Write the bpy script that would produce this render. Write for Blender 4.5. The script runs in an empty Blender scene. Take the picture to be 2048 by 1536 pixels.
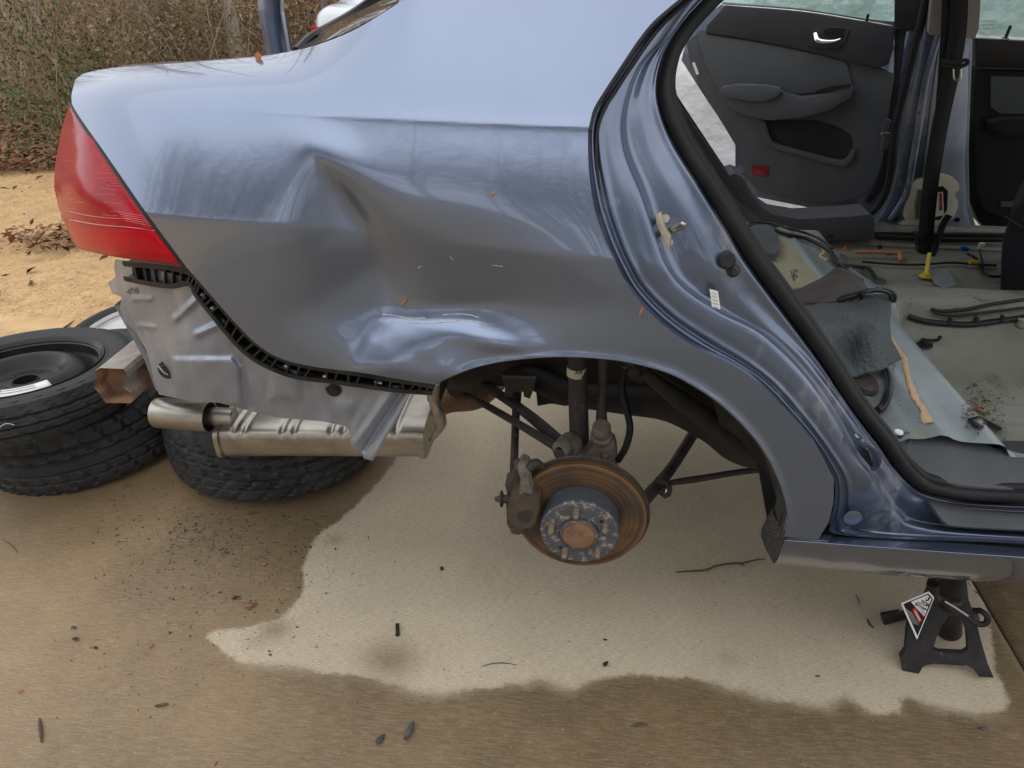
import bpy, bmesh, math, random
import numpy as np
from mathutils import Vector, Matrix, Euler, Quaternion, noise
from mathutils.geometry import delaunay_2d_cdt
random.seed(7); rng = np.random.default_rng(7)
S = bpy.context.scene; COL = S.collection
R = math.radians
# ------------------------------------------------------------------ camera
CAM = Vector((0, 0, 1.33)); PITCH = 31.0; YAW = 6.5; F = 1420.0
cd = bpy.data.cameras.new('camera'); co = bpy.data.objects.new('camera', cd); COL.objects.link(co)
co.location = CAM; co.rotation_euler = Euler((R(90 - PITCH), 0, R(YAW)), 'XYZ')
cd.sensor_width = 36; cd.lens = F / 2048 * 36; cd.clip_start = 0.02; cd.clip_end = 300
S.camera = co
# ------------------------------------------------------------------ light: overcast
W = bpy.data.worlds.new('World'); S.world = W; W.use_nodes = True
wn = W.node_tree; wn.nodes.clear()
sky = wn.nodes.new('ShaderNodeTexSky'); sky.sky_type = 'NISHITA'; sky.sun_disc = False
SUN_EL, SUN_ROT = 62, 200
sky.sun_elevation = R(SUN_EL); sky.sun_rotation = R(SUN_ROT); sky.air_density = 1.0; sky.dust_density = 1.0; sky.ozone_density = 1.5
hs = wn.nodes.new('ShaderNodeHueSaturation'); hs.inputs['Saturation'].default_value = 0.35
bg = wn.nodes.new('ShaderNodeBackground'); bg.inputs[1].default_value = 0.125
wo = wn.nodes.new('ShaderNodeOutputWorld')
cl_ = wn.nodes.new('ShaderNodeMix'); cl_.data_type = 'RGBA'; cl_.inputs[0].default_value = 0.72; cl_.inputs[7].default_value = (9.0, 9.15, 9.5, 1)
wn.links.new(sky.outputs[0], hs.inputs['Color']); wn.links.new(hs.outputs[0], cl_.inputs[6]); wn.links.new(cl_.outputs[2], bg.inputs[0]); wn.links.new(bg.outputs[0], wo.inputs[0])
sl = bpy.data.lights.new('sun', 'SUN'); so = bpy.data.objects.new('sun', sl); COL.objects.link(so)
sl.energy = 0.6; sl.angle = R(110); sl.color = (1.0, 0.95, 0.88)
az = R(SUN_ROT)
sd = Vector((math.sin(az) * math.cos(R(SUN_EL)), math.cos(az) * math.cos(R(SUN_EL)), math.sin(R(SUN_EL))))
so.rotation_euler = (-sd).to_track_quat('-Z', 'Y').to_euler()
S.view_settings.view_transform = 'Standard'; S.view_settings.look = 'None'; S.view_settings.gamma = 1; S.view_settings.use_curve_mapping = False
S.view_settings.exposure = 0.64
S.cycles.max_bounces = 8; S.cycles.transparent_max_bounces = 16
S.cycles.use_denoising = True

# ------------------------------------------------------------------ photograph geometry -> world points
_rot = co.rotation_euler.to_matrix()
RIGHT = _rot @ Vector((1, 0, 0)); UP = _rot @ Vector((0, 1, 0)); FWD = _rot @ Vector((0, 0, -1))
def ray(px, py): return FWD + RIGHT * ((px - 1024) / F) + UP * ((768 - py) / F)
def at(px, py, y=None, z=None, x=None, plane=None):
    r = ray(px, py)
    if y is not None: t = (y - CAM.y) / r.y
    elif z is not None: t = (z - CAM.z) / r.z
    elif x is not None: t = (x - CAM.x) / r.x
    else: t = (plane[0] - CAM).dot(plane[1]) / r.dot(plane[1])
    return CAM + r * t
RN, UN, FN, CN = (np.array(v) for v in (RIGHT, UP, FWD, CAM))
def at_np(P, Y):
    r = FN[None] + RN[None] * ((P[:, 0:1] - 1024) / F) + UN[None] * ((768 - P[:, 1:2]) / F)
    return CN[None] + r * ((Y - CN[1]) / r[:, 1])[:, None]

# ------------------------------------------------------------------ helpers
def tag(o, label=None, cat=None, group=None, kind=None):
    if label: o['label'] = label
    if cat: o['category'] = cat
    if group: o['group'] = group
    if kind: o['kind'] = kind
    return o
def empty(name, loc, label=None, cat=None, group=None, rot=(0, 0, 0)):
    o = bpy.data.objects.new(name, None); COL.objects.link(o); o.location = loc; o.rotation_euler = rot
    o.empty_display_size = 0.05
    return tag(o, label, cat, group)
def link(name, me, mat=None, parent=None, smooth=True):
    if mat:
        me.materials.append(mat)
    if smooth: me.shade_smooth()
    o = bpy.data.objects.new(name, me); COL.objects.link(o)
    if parent is not None:
        o.parent = parent
        o.matrix_parent_inverse = wmat(parent).inverted()
    return o
def wmat(o):
    m = Matrix.LocRotScale(o.location, o.rotation_euler, o.scale)
    return wmat(o.parent) @ o.matrix_parent_inverse @ m if o.parent else m
def mesh(name, vs, fs, mat=None, parent=None, smooth=True):
    me = bpy.data.meshes.new(name); me.from_pydata([tuple(v) for v in vs], [], [tuple(int(i) for i in f) for f in fs]); me.update()
    return link(name, me, mat, parent, smooth)
def from_bm(name, bm, mat=None, parent=None, smooth=True):
    bmesh.ops.recalc_face_normals(bm, faces=bm.faces)
    me = bpy.data.meshes.new(name); bm.to_mesh(me); bm.free()
    return link(name, me, mat, parent, smooth)
def flatshade_angle(o, deg=35):
    me = o.data
    bm = bmesh.new(); bm.from_mesh(me)
    for e in bm.edges:
        if len(e.link_faces) == 2 and e.calc_face_angle(0) > R(deg): e.smooth = False
    bm.to_mesh(me); bm.free(); return o
def spline(pts, n, closed=False):
    P = [Vector(p) for p in pts]; m = len(P)
    if m == 2:
        return [P[0].lerp(P[1], i / (n - 1)) for i in range(n)]
    def g(i):
        if closed: return P[i % m]
        if i < 0: return P[0] * 2 - P[1]
        if i >= m: return P[-1] * 2 - P[-2]
        return P[i]
    segs = m if closed else m - 1
    dense = []
    K = 12
    for i in range(segs):
        a, b, c, d = g(i - 1), g(i), g(i + 1), g(i + 2)
        for k in range(K):
            t = k / K
            dense.append(((b * 2) + (c - a) * t + (a * 2 - b * 5 + c * 4 - d) * t * t + (b * 3 - a - c * 3 + d) * t ** 3) * 0.5)
    dense.append(P[0].copy() if closed else P[-1].copy())
    L = [0.0]
    for i in range(1, len(dense)): L.append(L[-1] + (dense[i] - dense[i - 1]).length)
    out = []; j = 0
    cnt = n if closed else n - 1
    for i in range(n):
        s = L[-1] * i / cnt
        while j < len(L) - 2 and L[j + 1] < s: j += 1
        u = (s - L[j]) / max(1e-9, L[j + 1] - L[j]); out.append(dense[j].lerp(dense[j + 1], min(1, u)))
    return out
def anchors(pts, k):
    """Catmull-Rom with k steps between anchors: keeps anchor correspondence."""
    P = [Vector(p) for p in pts]; m = len(P); out = []
    g = lambda i: P[0] * 2 - P[1] if i < 0 else (P[-1] * 2 - P[-2] if i >= m else P[i])
    for i in range(m - 1):
        a, b, c, d = g(i - 1), g(i), g(i + 1), g(i + 2)
        for q in range(k):
            t = q / k
            out.append(((b * 2) + (c - a) * t + (a * 2 - b * 5 + c * 4 - d) * t * t + (b * 3 - a - c * 3 + d) * t ** 3) * 0.5)
    out.append(P[-1]); return out
def tube_bm(bm, pts, rad, seg=10, flat=1.0, n=None, up=Vector((0, 0, 1)), caps=True):
    """rad: number or list per point; flat: width ratio of second axis"""
    n = n or max(2, len(pts) * 4)
    if len(pts) == 2: n = 2 if n is None else n
    C = spline(pts, n)
    if isinstance(rad, (int, float)): rr = [rad] * n
    else: rr = [float(np.interp(i / (n - 1), np.linspace(0, 1, len(rad)), rad)) for i in range(n)]
    rings = []; prev = None
    for i, c in enumerate(C):
        t = (C[min(i + 1, n - 1)] - C[max(i - 1, 0)]).normalized()
        if prev is None:
            a = t.cross(up)
            if a.length < 0.1: a = t.cross(Vector((0, 1, 0)))
            a.normalize()
        else:
            a = (prev - t * prev.dot(t)).normalized()
        prev = a; b = t.cross(a)
        rings.append([bm.verts.new(c + (a * math.cos(2 * math.pi * k / seg) + b * flat * math.sin(2 * math.pi * k / seg)) * rr[i]) for k in range(seg)])
    for i in range(n - 1):
        for k in range(seg):
            bm.faces.new((rings[i][k], rings[i][(k + 1) % seg], rings[i + 1][(k + 1) % seg], rings[i + 1][k]))
    if caps:
        bm.faces.new(rings[0][::-1]); bm.faces.new(rings[-1])
def tube(name, pts, rad, mat, parent=None, seg=10, flat=1.0, n=None, up=Vector((0, 0, 1))):
    bm = bmesh.new(); tube_bm(bm, pts, rad, seg, flat, n, up); return flatshade_angle(from_bm(name, bm, mat, parent), 50)
def slab(name, pts, thick, mat, parent=None, bevel=0.0, dirv=None, seg=2, smooth=True):
    """polygon in space given a thickness away from the viewer side"""
    bm = bmesh.new(); vs = [bm.verts.new(p) for p in pts]
    f = bm.faces.new(vs); f.normal_update()
    if dirv is None:
        dirv = f.normal.copy()
        c = f.calc_center_median()
        if dirv.dot(c - CAM) < 0: dirv = -dirv
    r = bmesh.ops.extrude_face_region(bm, geom=[f])
    nv = [g for g in r['geom'] if isinstance(g, bmesh.types.BMVert)]
    bmesh.ops.translate(bm, vec=dirv * thick, verts=nv)
    if bevel:
        es = [e for e in bm.edges if all(v in vs for v in e.verts)]
        # crude guard: keep the bevel small against edge length
        bmesh.ops.bevel(bm, geom=es, offset=bevel, segments=seg, affect='EDGES', profile=0.6, clamp_overlap=True)
    bmesh.ops.triangulate(bm, faces=[f for f in bm.faces if len(f.verts) > 4])
    return flatshade_angle(from_bm(name, bm, mat, parent, smooth), 30)
def pslab(name, px, plane, thick, mat, parent=None, bevel=0.0, off=0.0, rnd=0, dirv=None):
    """outline on a plane at its own distance; off lifts it toward the viewer"""
    P0, N = plane
    if N.dot(P0 - CAM) > 0: N = -N
    pts = [at(a, b, plane=(P0 + N * off, N)) for a, b in px]
    if rnd: pts = spline(pts, rnd, closed=True)
    return slab(name, pts, thick, mat, parent, bevel, dirv=-N if dirv is None else dirv)
def box(name, c, size, mat, parent=None, rot=(0, 0, 0), bevel=0.0):
    bm = bmesh.new(); bmesh.ops.create_cube(bm, size=1)
    bmesh.ops.scale(bm, vec=size, verts=bm.verts)
    if bevel: bmesh.ops.bevel(bm, geom=bm.edges[:], offset=bevel, segments=2, affect='EDGES', clamp_overlap=True)
    bmesh.ops.transform(bm, matrix=Matrix.Translation(c) @ Euler(rot).to_matrix().to_4x4(), verts=bm.verts)
    return flatshade_angle(from_bm(name, bm, mat, parent), 40)
def lathe_bm(bm, prof, M, seg=48, fn=None, closed=False):
    """profile of (radius, height) turned about local Z of matrix M"""
    rings = []
    for j, (r, h) in enumerate(prof):
        ring = []
        for k in range(seg):
            a = 2 * math.pi * k / seg
            rr = r + (fn(j, k, r, h) if fn else 0)
            ring.append(bm.verts.new(M @ Vector((rr * math.cos(a), rr * math.sin(a), h))))
        rings.append(ring)
    J = len(prof)
    for j in range(J if closed else J - 1):
        A, B = rings[j], rings[(j + 1) % J]
        for k in range(seg):
            bm.faces.new((A[k], A[(k + 1) % seg], B[(k + 1) % seg], B[k]))
    if not closed:
        if prof[0][0] > 1e-4 and prof[0][0] < 0: pass
    return rings
def lathe(name, prof, M, mat, parent=None, seg=48, fn=None, closed=False, ang=35):
    bm = bmesh.new(); lathe_bm(bm, prof, M, seg, fn, closed)
    bmesh.ops.remove_doubles(bm, verts=bm.verts, dist=1e-5)
    return flatshade_angle(from_bm(name, bm, mat, parent), ang)
def frame(c, axis):
    q = Vector(axis).to_track_quat('Z', 'Y'); return Matrix.Translation(c) @ q.to_matrix().to_4x4()
def cyl(name, a, b, r, mat, parent=None, seg=20, r2=None, bev=0.0):
    a, b = Vector(a), Vector(b); L = (b - a).length; r2 = r2 or r; v = min(bev or r * 0.12, L * 0.3)
    return lathe(name, [(0, 0), (r - v, 0), (r, v), (r2, L - v), (r2 - v, L), (0, L)], frame(a, b - a), mat, parent, seg)
def loft(name, curves, mat, parent=None, flip=False, sub=3, smooth=True, steps=None):
    """curves: list of equally long point lists; Catmull across them"""
    cols = len(curves[0]); rows = []
    M = len(curves)
    st = sub
    for i in range(M - 1):
        for q in range(st):
            t = q / st; row = []
            for c in range(cols):
                b, cc = curves[i][c], curves[i + 1][c]
                a = curves[i - 1][c] if i > 0 else b * 2 - cc
                d = curves[i + 2][c] if i + 2 < M else cc * 2 - b
                row.append(((b * 2) + (cc - a) * t + (a * 2 - b * 5 + cc * 4 - d) * t * t + (b * 3 - a - cc * 3 + d) * t ** 3) * 0.5)
            rows.append(row)
    rows.append(curves[-1])
    vs = [p for r in rows for p in r]; fs = []
    for i in range(len(rows) - 1):
        for c in range(cols - 1):
            f = (i * cols + c, i * cols + c + 1, (i + 1) * cols + c + 1, (i + 1) * cols + c)
            fs.append(f[::-1] if flip else f)
    return mesh(name, vs, fs, mat, parent, smooth)
class TPS:
    def __init__(s, ctrl, scale=500.0, reg=0.0):
        C = np.array(ctrl, float); s.p = C[:, :2] / scale; s.sc = scale; n = len(C)
        K = s.u(s.p, s.p) + np.eye(n) * reg; P = np.hstack([np.ones((n, 1)), s.p])
        A = np.zeros((n + 3, n + 3)); A[:n, :n] = K; A[:n, n:] = P; A[n:, :n] = P.T
        s.w = np.linalg.solve(A, np.concatenate([C[:, 2], np.zeros(3)]))
    def u(s, a, b):
        d2 = ((a[:, None] - b[None]) ** 2).sum(-1); d2 = d2 + .0022; return 0.5 * d2 * np.log(d2)
    def __call__(s, Q):
        q = np.asarray(Q, float) / s.sc
        return s.u(q, s.p) @ s.w[:-3] + s.w[-3] + q @ s.w[-2:]
def inside(P, poly):
    x, y = P[:, 0], P[:, 1]; r = np.zeros(len(P), bool); n = len(poly)
    for i in range(n):
        x1, y1 = poly[i]; x2, y2 = poly[(i + 1) % n]
        if y1 == y2: continue
        c = ((y1 > y) != (y2 > y)) & (x < (x2 - x1) * (y - y1) / (y2 - y1) + x1); r ^= c
    return r
def segdist(P, poly, closed=True):
    n = len(poly); D = np.full(len(P), 1e9)
    for i in range(n if closed else n - 1):
        a = np.array(poly[i], float); b = np.array(poly[(i + 1) % n], float); ab = b - a
        t = np.clip(((P - a) @ ab) / max(1e-9, ab @ ab), 0, 1); D = np.minimum(D, np.linalg.norm(P - a - t[:, None] * ab, axis=1))
    return D
def sheet(name, outline, Y, mat, parent=None, step=6, edge=8, thick=0.012, holes=(), round_out=False, dirv=(0, 1, 0), grid_off=0.45):
    """pressed panel: an outline filled with a fine mesh on the surface depth Y(P), edges folded back"""
    loops = []
    for lp in [outline, *holes]:
        L = []
        m = len(lp)
        for i in range(m):
            a, b = lp[i], lp[(i + 1) % m]; d = math.dist(a, b); k = max(1, int(d / edge))
            L += [(a[0] + (b[0] - a[0]) * q / k, a[1] + (b[1] - a[1]) * q / k) for q in range(k)]
        loops.append(L)
    O = np.array(loops[0]); lo, hi = O.min(0), O.max(0)
    gx, gy = np.meshgrid(np.arange(lo[0], hi[0], step), np.arange(lo[1], hi[1], step)); G = np.stack([gx.ravel(), gy.ravel()], 1)
    G = G[inside(G, loops[0])]
    for h in loops[1:]: G = G[~inside(G, h)]
    for l in loops: G = G[segdist(G, l) > step * grid_off]
    vin = []; ed = []
    for l in loops:
        s0 = len(vin); vin += [Vector(p) for p in l]; ed += [(s0 + i, s0 + (i + 1) % len(l)) for i in range(len(l))]
    nb = len(vin); vin += [Vector(p) for p in G]
    r = delaunay_2d_cdt(vin, ed, [], 1, 1e-5)
    V2 = np.array([tuple(v) for v in r[0]]); T = [tuple(f) for f in r[2]]
    if holes:
        cen = np.array([V2[list(f)].mean(0) for f in T]); keep = inside(cen, loops[0])
        for h in loops[1:]: keep &= ~inside(cen, h)
        T = [f for f, k in zip(T, keep) if k]
    P3 = at_np(V2, Y(V2)); e = 2.0
    dx = at_np(V2 + [e, 0], Y(V2 + [e, 0])) - at_np(V2 - [e, 0], Y(V2 - [e, 0]))
    dy = at_np(V2 + [0, e], Y(V2 + [0, e])) - at_np(V2 - [0, e], Y(V2 - [0, e]))
    N = np.cross(dy, dx); N /= np.linalg.norm(N, axis=1)[:, None]
    tocam = CN[None] - P3; N[(N * tocam).sum(1) < 0] *= -1
    fs = []
    for f in T:
        a, b, c = P3[f[0]], P3[f[1]], P3[f[2]]
        fs.append(f if np.dot(np.cross(b - a, c - a), CN - a) > 0 else f[::-1])
    # folded edge
    cnt = {}
    for f in fs:
        for i in range(3):
            k = (f[i], f[(i + 1) % 3]); kk = (min(k), max(k)); cnt.setdefault(kk, []).append(k)
    be = [v[0] for v in cnt.values() if len(v) == 1]
    vs = [tuple(p) for p in P3]; ns = [tuple(n) for n in N]; off = len(vs)
    mp = {}; dv = np.array(dirv, float) * thick
    def dup(i):
        if i not in mp:
            mp[i] = len(vs); vs.append(tuple(P3[i])); vs.append(tuple(P3[i] + dv))
        return mp[i]
    ef = []
    for a, b in be:
        i, j = dup(a), dup(b); ef.append((j, i, i + 1, j + 1))
    me = bpy.data.meshes.new(name); me.from_pydata(vs, [], fs + ef); me.update()
    me.shade_smooth()
    nn = np.zeros((len(vs), 3)); me.vertices.foreach_get  # keep flat default for flange
    acc = np.zeros((len(vs), 3))
    VA = np.array(vs)
    for f in ef:
        n_ = np.cross(VA[f[1]] - VA[f[0]], VA[f[2]] - VA[f[1]]); n_ /= (np.linalg.norm(n_) + 1e-12)
        for i in f: acc[i] += n_
    nrm = acc.copy(); nrm[:off] = N
    nrm /= (np.linalg.norm(nrm, axis=1)[:, None] + 1e-12)
    me.normals_split_custom_set_from_vertices([tuple(v) for v in nrm])
    return link(name, me, mat, parent, smooth=False)
def copy_tree(o, parent=None):
    c = o.copy(); COL.objects.link(c)
    if parent is not None: c.parent = parent
    for ch in list(o.children): copy_tree(ch, c)
    return c

# ------------------------------------------------------------------ materials
def srgb(r, g, b):
    f = lambda c: (c / 255 / 12.92) if c / 255 <= 0.04045 else ((c / 255 + 0.055) / 1.055) ** 2.4
    return (f(r), f(g), f(b))
def material(name, c1, c2=None, rough=0.6, rough2=None, metal=0.0, scale=8.0, detail=6, bump=0.0, bscale=None, coat=0.0, c3=None, s3=2.0, t3=0.55, w3=0.12, stretch=(1, 1, 1), spec=0.5, flakes=False, lo=0.35, hi=0.65, transmission=0.0, metal3=None, bdist=.004):
    m = bpy.data.materials.new(name); m.use_nodes = True; nt = m.node_tree; N = nt.nodes; L = nt.links
    b = N['Principled BSDF']
    tc = N.new('ShaderNodeTexCoord'); mp = N.new('ShaderNodeMapping'); mp.inputs['Scale'].default_value = stretch
    L.new(tc.outputs['Object'], mp.inputs[0])
    b.inputs['Roughness'].default_value = rough; b.inputs['Metallic'].default_value = metal
    if max(c1) < .1 and metal == 0 and coat == 0: spec = min(spec, .2)
    b.inputs['Specular IOR Level'].default_value = spec
    b.inputs['Coat Weight'].default_value = coat; b.inputs['Coat Roughness'].default_value = 0.04
    b.inputs['Transmission Weight'].default_value = transmission
    col = None
    nz = N.new('ShaderNodeTexNoise'); nz.inputs['Scale'].default_value = scale; nz.inputs['Detail'].default_value = detail; nz.inputs['Roughness'].default_value = 0.65
    L.new(mp.outputs[0], nz.inputs['Vector'])
    mr = N.new('ShaderNodeMapRange'); mr.inputs['From Min'].default_value = lo; mr.inputs['From Max'].default_value = hi
    L.new(nz.outputs[0], mr.inputs[0])
    mx = N.new('ShaderNodeMix'); mx.data_type = 'RGBA'
    mx.inputs[6].default_value = (*c1, 1); mx.inputs[7].default_value = (*(c2 or tuple(v * 0.8 for v in c1)), 1)
    L.new(mr.outputs[0], mx.inputs[0]); col = mx.outputs[2]
    if rough2 is not None:
        r2 = N.new('ShaderNodeMapRange'); r2.inputs['To Min'].default_value = rough; r2.inputs['To Max'].default_value = rough2
        L.new(mr.outputs[0], r2.inputs[0]); L.new(r2.outputs[0], b.inputs['Roughness'])
    if c3:
        n3 = N.new('ShaderNodeTexNoise'); n3.inputs['Scale'].default_value = s3; n3.inputs['Detail'].default_value = 9; n3.inputs['Roughness'].default_value = 0.7
        L.new(mp.outputs[0], n3.inputs['Vector'])
        m3 = N.new('ShaderNodeMapRange'); m3.inputs['From Min'].default_value = t3; m3.inputs['From Max'].default_value = t3 + w3
        L.new(n3.outputs[0], m3.inputs[0])
        x3 = N.new('ShaderNodeMix'); x3.data_type = 'RGBA'; x3.inputs[7].default_value = (*c3, 1)
        L.new(m3.outputs[0], x3.inputs[0]); L.new(col, x3.inputs[6]); col = x3.outputs[2]
        if metal > 0:
            mm = N.new('ShaderNodeMapRange'); mm.inputs['To Min'].default_value = metal; mm.inputs['To Max'].default_value = 0.0 if metal3 is None else metal3
            L.new(m3.outputs[0], mm.inputs[0]); L.new(mm.outputs[0], b.inputs['Metallic'])
            rr = N.new('ShaderNodeMapRange'); rr.inputs['To Min'].default_value = rough; rr.inputs['To Max'].default_value = 0.8
            L.new(m3.outputs[0], rr.inputs[0]); L.new(rr.outputs[0], b.inputs['Roughness'])
    L.new(col, b.inputs['Base Color'])
    if bump:
        bz = N.new('ShaderNodeTexNoise'); bz.inputs['Scale'].default_value = bscale or scale * 4; bz.inputs['Detail'].default_value = 5
        L.new(mp.outputs[0], bz.inputs['Vector'])
        bp = N.new('ShaderNodeBump'); bp.inputs['Strength'].default_value = bump; bp.inputs['Distance'].default_value = bdist
        L.new(bz.outputs[0], bp.inputs['Height']); L.new(bp.outputs[0], b.inputs['Normal'])
    m['_'] = 0
    return m
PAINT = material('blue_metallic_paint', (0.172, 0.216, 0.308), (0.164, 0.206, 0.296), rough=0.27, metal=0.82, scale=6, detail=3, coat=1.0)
JAMB = material('blue_paint_shaded_dusty', (0.112, 0.142, 0.208), (0.10, 0.128, 0.19), rough=0.34, metal=0.72, scale=30, coat=0.8, c3=(0.27, 0.26, 0.245), s3=8, t3=0.54, w3=0.2, stretch=(1, 1, 0.6))  # same body blue, darkened in the colour for shade inside; pale dust on top
PRIMER = material('grey_body_primer', (0.30, 0.335, 0.40), (0.24, 0.27, 0.33), rough=0.38, metal=0.6, scale=14, stretch=(2.2, 1, 0.5), c3=(0.26, 0.23, 0.18), s3=6, t3=0.56, w3=0.2, bump=0.05, bscale=60)
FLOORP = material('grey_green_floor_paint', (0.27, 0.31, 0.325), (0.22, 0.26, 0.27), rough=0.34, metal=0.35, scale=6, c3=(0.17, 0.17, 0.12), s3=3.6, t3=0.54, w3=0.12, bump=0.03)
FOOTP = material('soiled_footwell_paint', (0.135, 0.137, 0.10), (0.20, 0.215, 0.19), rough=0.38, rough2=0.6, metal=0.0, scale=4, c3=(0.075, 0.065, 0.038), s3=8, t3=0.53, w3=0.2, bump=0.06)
RUBBER = material('black_rubber', (0.009, 0.009, 0.010), (0.017, 0.017, 0.018), rough=0.45, rough2=0.6, scale=20, bump=0.1, bscale=180)
TYRE = material('tyre_rubber', (0.022, 0.023, 0.024), (0.042, 0.042, 0.042), rough=0.38, rough2=0.65, scale=9, bump=0.15, bscale=220, c3=(0.075, 0.07, 0.06), s3=14, t3=0.62, w3=0.25)
BPLAST = material('black_ribbed_plastic', (0.013, 0.013, 0.014), (0.035, 0.033, 0.031), rough=0.4, scale=25, bump=0.1, c3=(0.15, 0.14, 0.12), s3=30, t3=0.62, w3=0.2)
DPLAST = material('charcoal_plastic', (0.030, 0.032, 0.036), (0.038, 0.040, 0.044), rough=0.6, scale=12, bump=0.15, bscale=900)
GPLAST = material('grey_trim_plastic', (0.062, 0.067, 0.074), (0.075, 0.08, 0.087), rough=0.62, scale=9, bump=0.15, bscale=900)
FABRIC = material('grey_door_fabric', (0.085, 0.093, 0.10), (0.06, 0.066, 0.072), rough=0.95, scale=500, bump=0.3, bscale=1200)
SEATF = material('black_seat_fabric', (0.012, 0.013, 0.015), (0.02, 0.021, 0.024), rough=0.9, scale=400, bump=0.3, bscale=900)
DARKM = material('dirty_underbody', (0.026, 0.025, 0.026), (0.05, 0.044, 0.038), rough=0.62, scale=14, bump=0.3, bscale=60, c3=(0.09, 0.072, 0.052), s3=10, t3=0.56, w3=0.2)
ARM = material('dusty_black_steel', (0.03, 0.028, 0.028), (0.07, 0.062, 0.054), rough=0.55, scale=18, bump=0.25, bscale=90, c3=(0.16, 0.14, 0.12), s3=35, t3=0.58, w3=0.2)
KNUCK = material('dusty_cast_metal', (0.20, 0.175, 0.145), (0.11, 0.09, 0.07), rough=0.8, scale=40, bump=0.5, bscale=120, c3=(0.17, 0.075, 0.03), s3=24, t3=0.6, w3=0.12)
CALIP = material('brown_caliper_metal', (0.095, 0.072, 0.054), (0.055, 0.042, 0.032), rough=0.75, scale=45, bump=0.5, bscale=130, c3=(0.17, 0.14, 0.11), s3=30, t3=0.6, w3=0.2)
RUSTY = material('rusty_steel', (0.25, 0.14, 0.075), (0.13, 0.072, 0.042), rough=0.85, scale=20, bump=0.5, bscale=90, c3=(0.36, 0.30, 0.22), s3=18, t3=0.56, w3=0.2)
BEAM = material('bumper_beam_metal', (0.36, 0.34, 0.31), (0.25, 0.21, 0.17), rough=0.6, scale=12, c3=(0.22, 0.10, 0.045), s3=11, t3=0.5, w3=0.16, bump=0.2)
STEEL = material('muffler_stainless', (0.42, 0.395, 0.345), (0.31, 0.285, 0.245), rough=0.36, rough2=0.5, metal=0.95, scale=30, stretch=(0.5, 1, 1), c3=(0.2, 0.14, 0.09), s3=40, t3=0.64, w3=0.12)
CHROME = material('chrome', (0.8, 0.8, 0.8), (0.75, 0.75, 0.75), rough=0.08, metal=1.0)
ZINC = material('zinc_plated_steel', (0.55, 0.52, 0.45), (0.42, 0.38, 0.3), rough=0.35, metal=0.9, scale=40)
BLACKG = material('satin_black_paint', (0.012, 0.012, 0.013), (0.022, 0.021, 0.021), rough=0.32, scale=10, bump=0.05)
STANDM = material('chipped_black_stand_paint', (0.016, 0.015, 0.016), (0.032, 0.028, 0.027), rough=0.45, scale=18, bump=0.3, bscale=60, c3=(0.11, 0.09, 0.08), s3=42, t3=0.63, w3=0.08)
WHITE = material('white_sticker', (0.72, 0.72, 0.70), (0.66, 0.66, 0.64), rough=0.5)
CREAM = material('cream_foam', (0.62, 0.60, 0.46), (0.5, 0.48, 0.36), rough=0.7, scale=9)
STICKR = material('red_print', (0.5, 0.03, 0.03), rough=0.5); STICKB = material('black_print', (0.01, 0.01, 0.01), rough=0.5)
GREYPR = material('grey_print', (0.35, 0.35, 0.35), rough=0.6)
SEALER = material('tan_seam_sealer', (0.53, 0.36, 0.20), (0.46, 0.31, 0.18), rough=0.7, scale=20)
ORANGE = material('orange_brown_tape', (0.42, 0.17, 0.06), (0.33, 0.13, 0.05), rough=0.6)
YELLOW = material('yellow_plastic', (0.62, 0.43, 0.02), rough=0.4); BLUEP = material('blue_plastic', (0.02, 0.10, 0.45), rough=0.4)
FELT = material('dark_sound_mat', (0.062, 0.074, 0.082), (0.09, 0.105, 0.112), rough=0.5, rough2=0.8, scale=24, bump=1.0, bscale=110, bdist=.008)
FELTB = material('brown_black_mat', (0.075, 0.068, 0.062), (0.045, 0.04, 0.038), rough=0.6, scale=16, bump=0.3)
TRIMG = material('beige_grey_trim', (0.26, 0.245, 0.235), (0.24, 0.225, 0.215), rough=0.7)
TARP = material('white_car_cover', (0.66, 0.68, 0.70), (0.52, 0.545, 0.575), rough=0.5, scale=3, bump=.8, bscale=4.5, bdist=.07)
REDREF = material('dark_red_reflector', (0.20, 0.008, 0.012), (0.13, 0.005, 0.008), rough=0.3, coat=0.6, scale=300)
STUD = material('dull_stud_metal', (.20, .16, .11), (.10, .075, .055), rough=.5, metal=.6, scale=90)
LEAFB = material('dry_leaf_brown', (0.27, 0.14, 0.065), (0.16, 0.08, 0.04), rough=0.8, scale=3)
LEAFO = material('dry_leaf_orange', (0.42, 0.17, 0.06), (0.30, 0.12, 0.05), rough=0.7, scale=20)
LEAFD = material('dark_wet_leaf', (0.06, 0.035, 0.022), (0.035, 0.022, 0.016), rough=0.5, scale=20)
TWIG = material('twig_bark', (0.07, 0.045, 0.033), (0.12, 0.085, 0.06), rough=0.8, scale=60, bump=0.4)
STONE = material('dark_stone_chip', (0.045, 0.045, 0.05), (0.10, 0.09, 0.08), rough=0.6, scale=30)
BARK = material('grey_brown_bark', (0.34, 0.285, 0.23), (0.18, 0.145, 0.115), rough=0.9, scale=7, stretch=(1, 1, 0.25), bump=0.8, bscale=25)
BARKP = material('pale_bark', (0.52, 0.46, 0.39), (0.34, 0.29, 0.24), rough=0.9, scale=5, stretch=(1, 1, 0.4), bump=0.6, bscale=20)
BRUSH = material('dry_brush_stems', (0.24, 0.17, 0.115), (0.36, 0.27, 0.19), rough=0.9, scale=2)
BLEAF1 = material('olive_brown_leaf', (0.20, 0.165, 0.07), (0.29, 0.20, 0.10), rough=0.8, scale=1.5)
BLEAF2 = material('russet_leaf', (0.34, 0.20, 0.105), (0.44, 0.29, 0.16), rough=0.8, scale=1.5)
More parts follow.
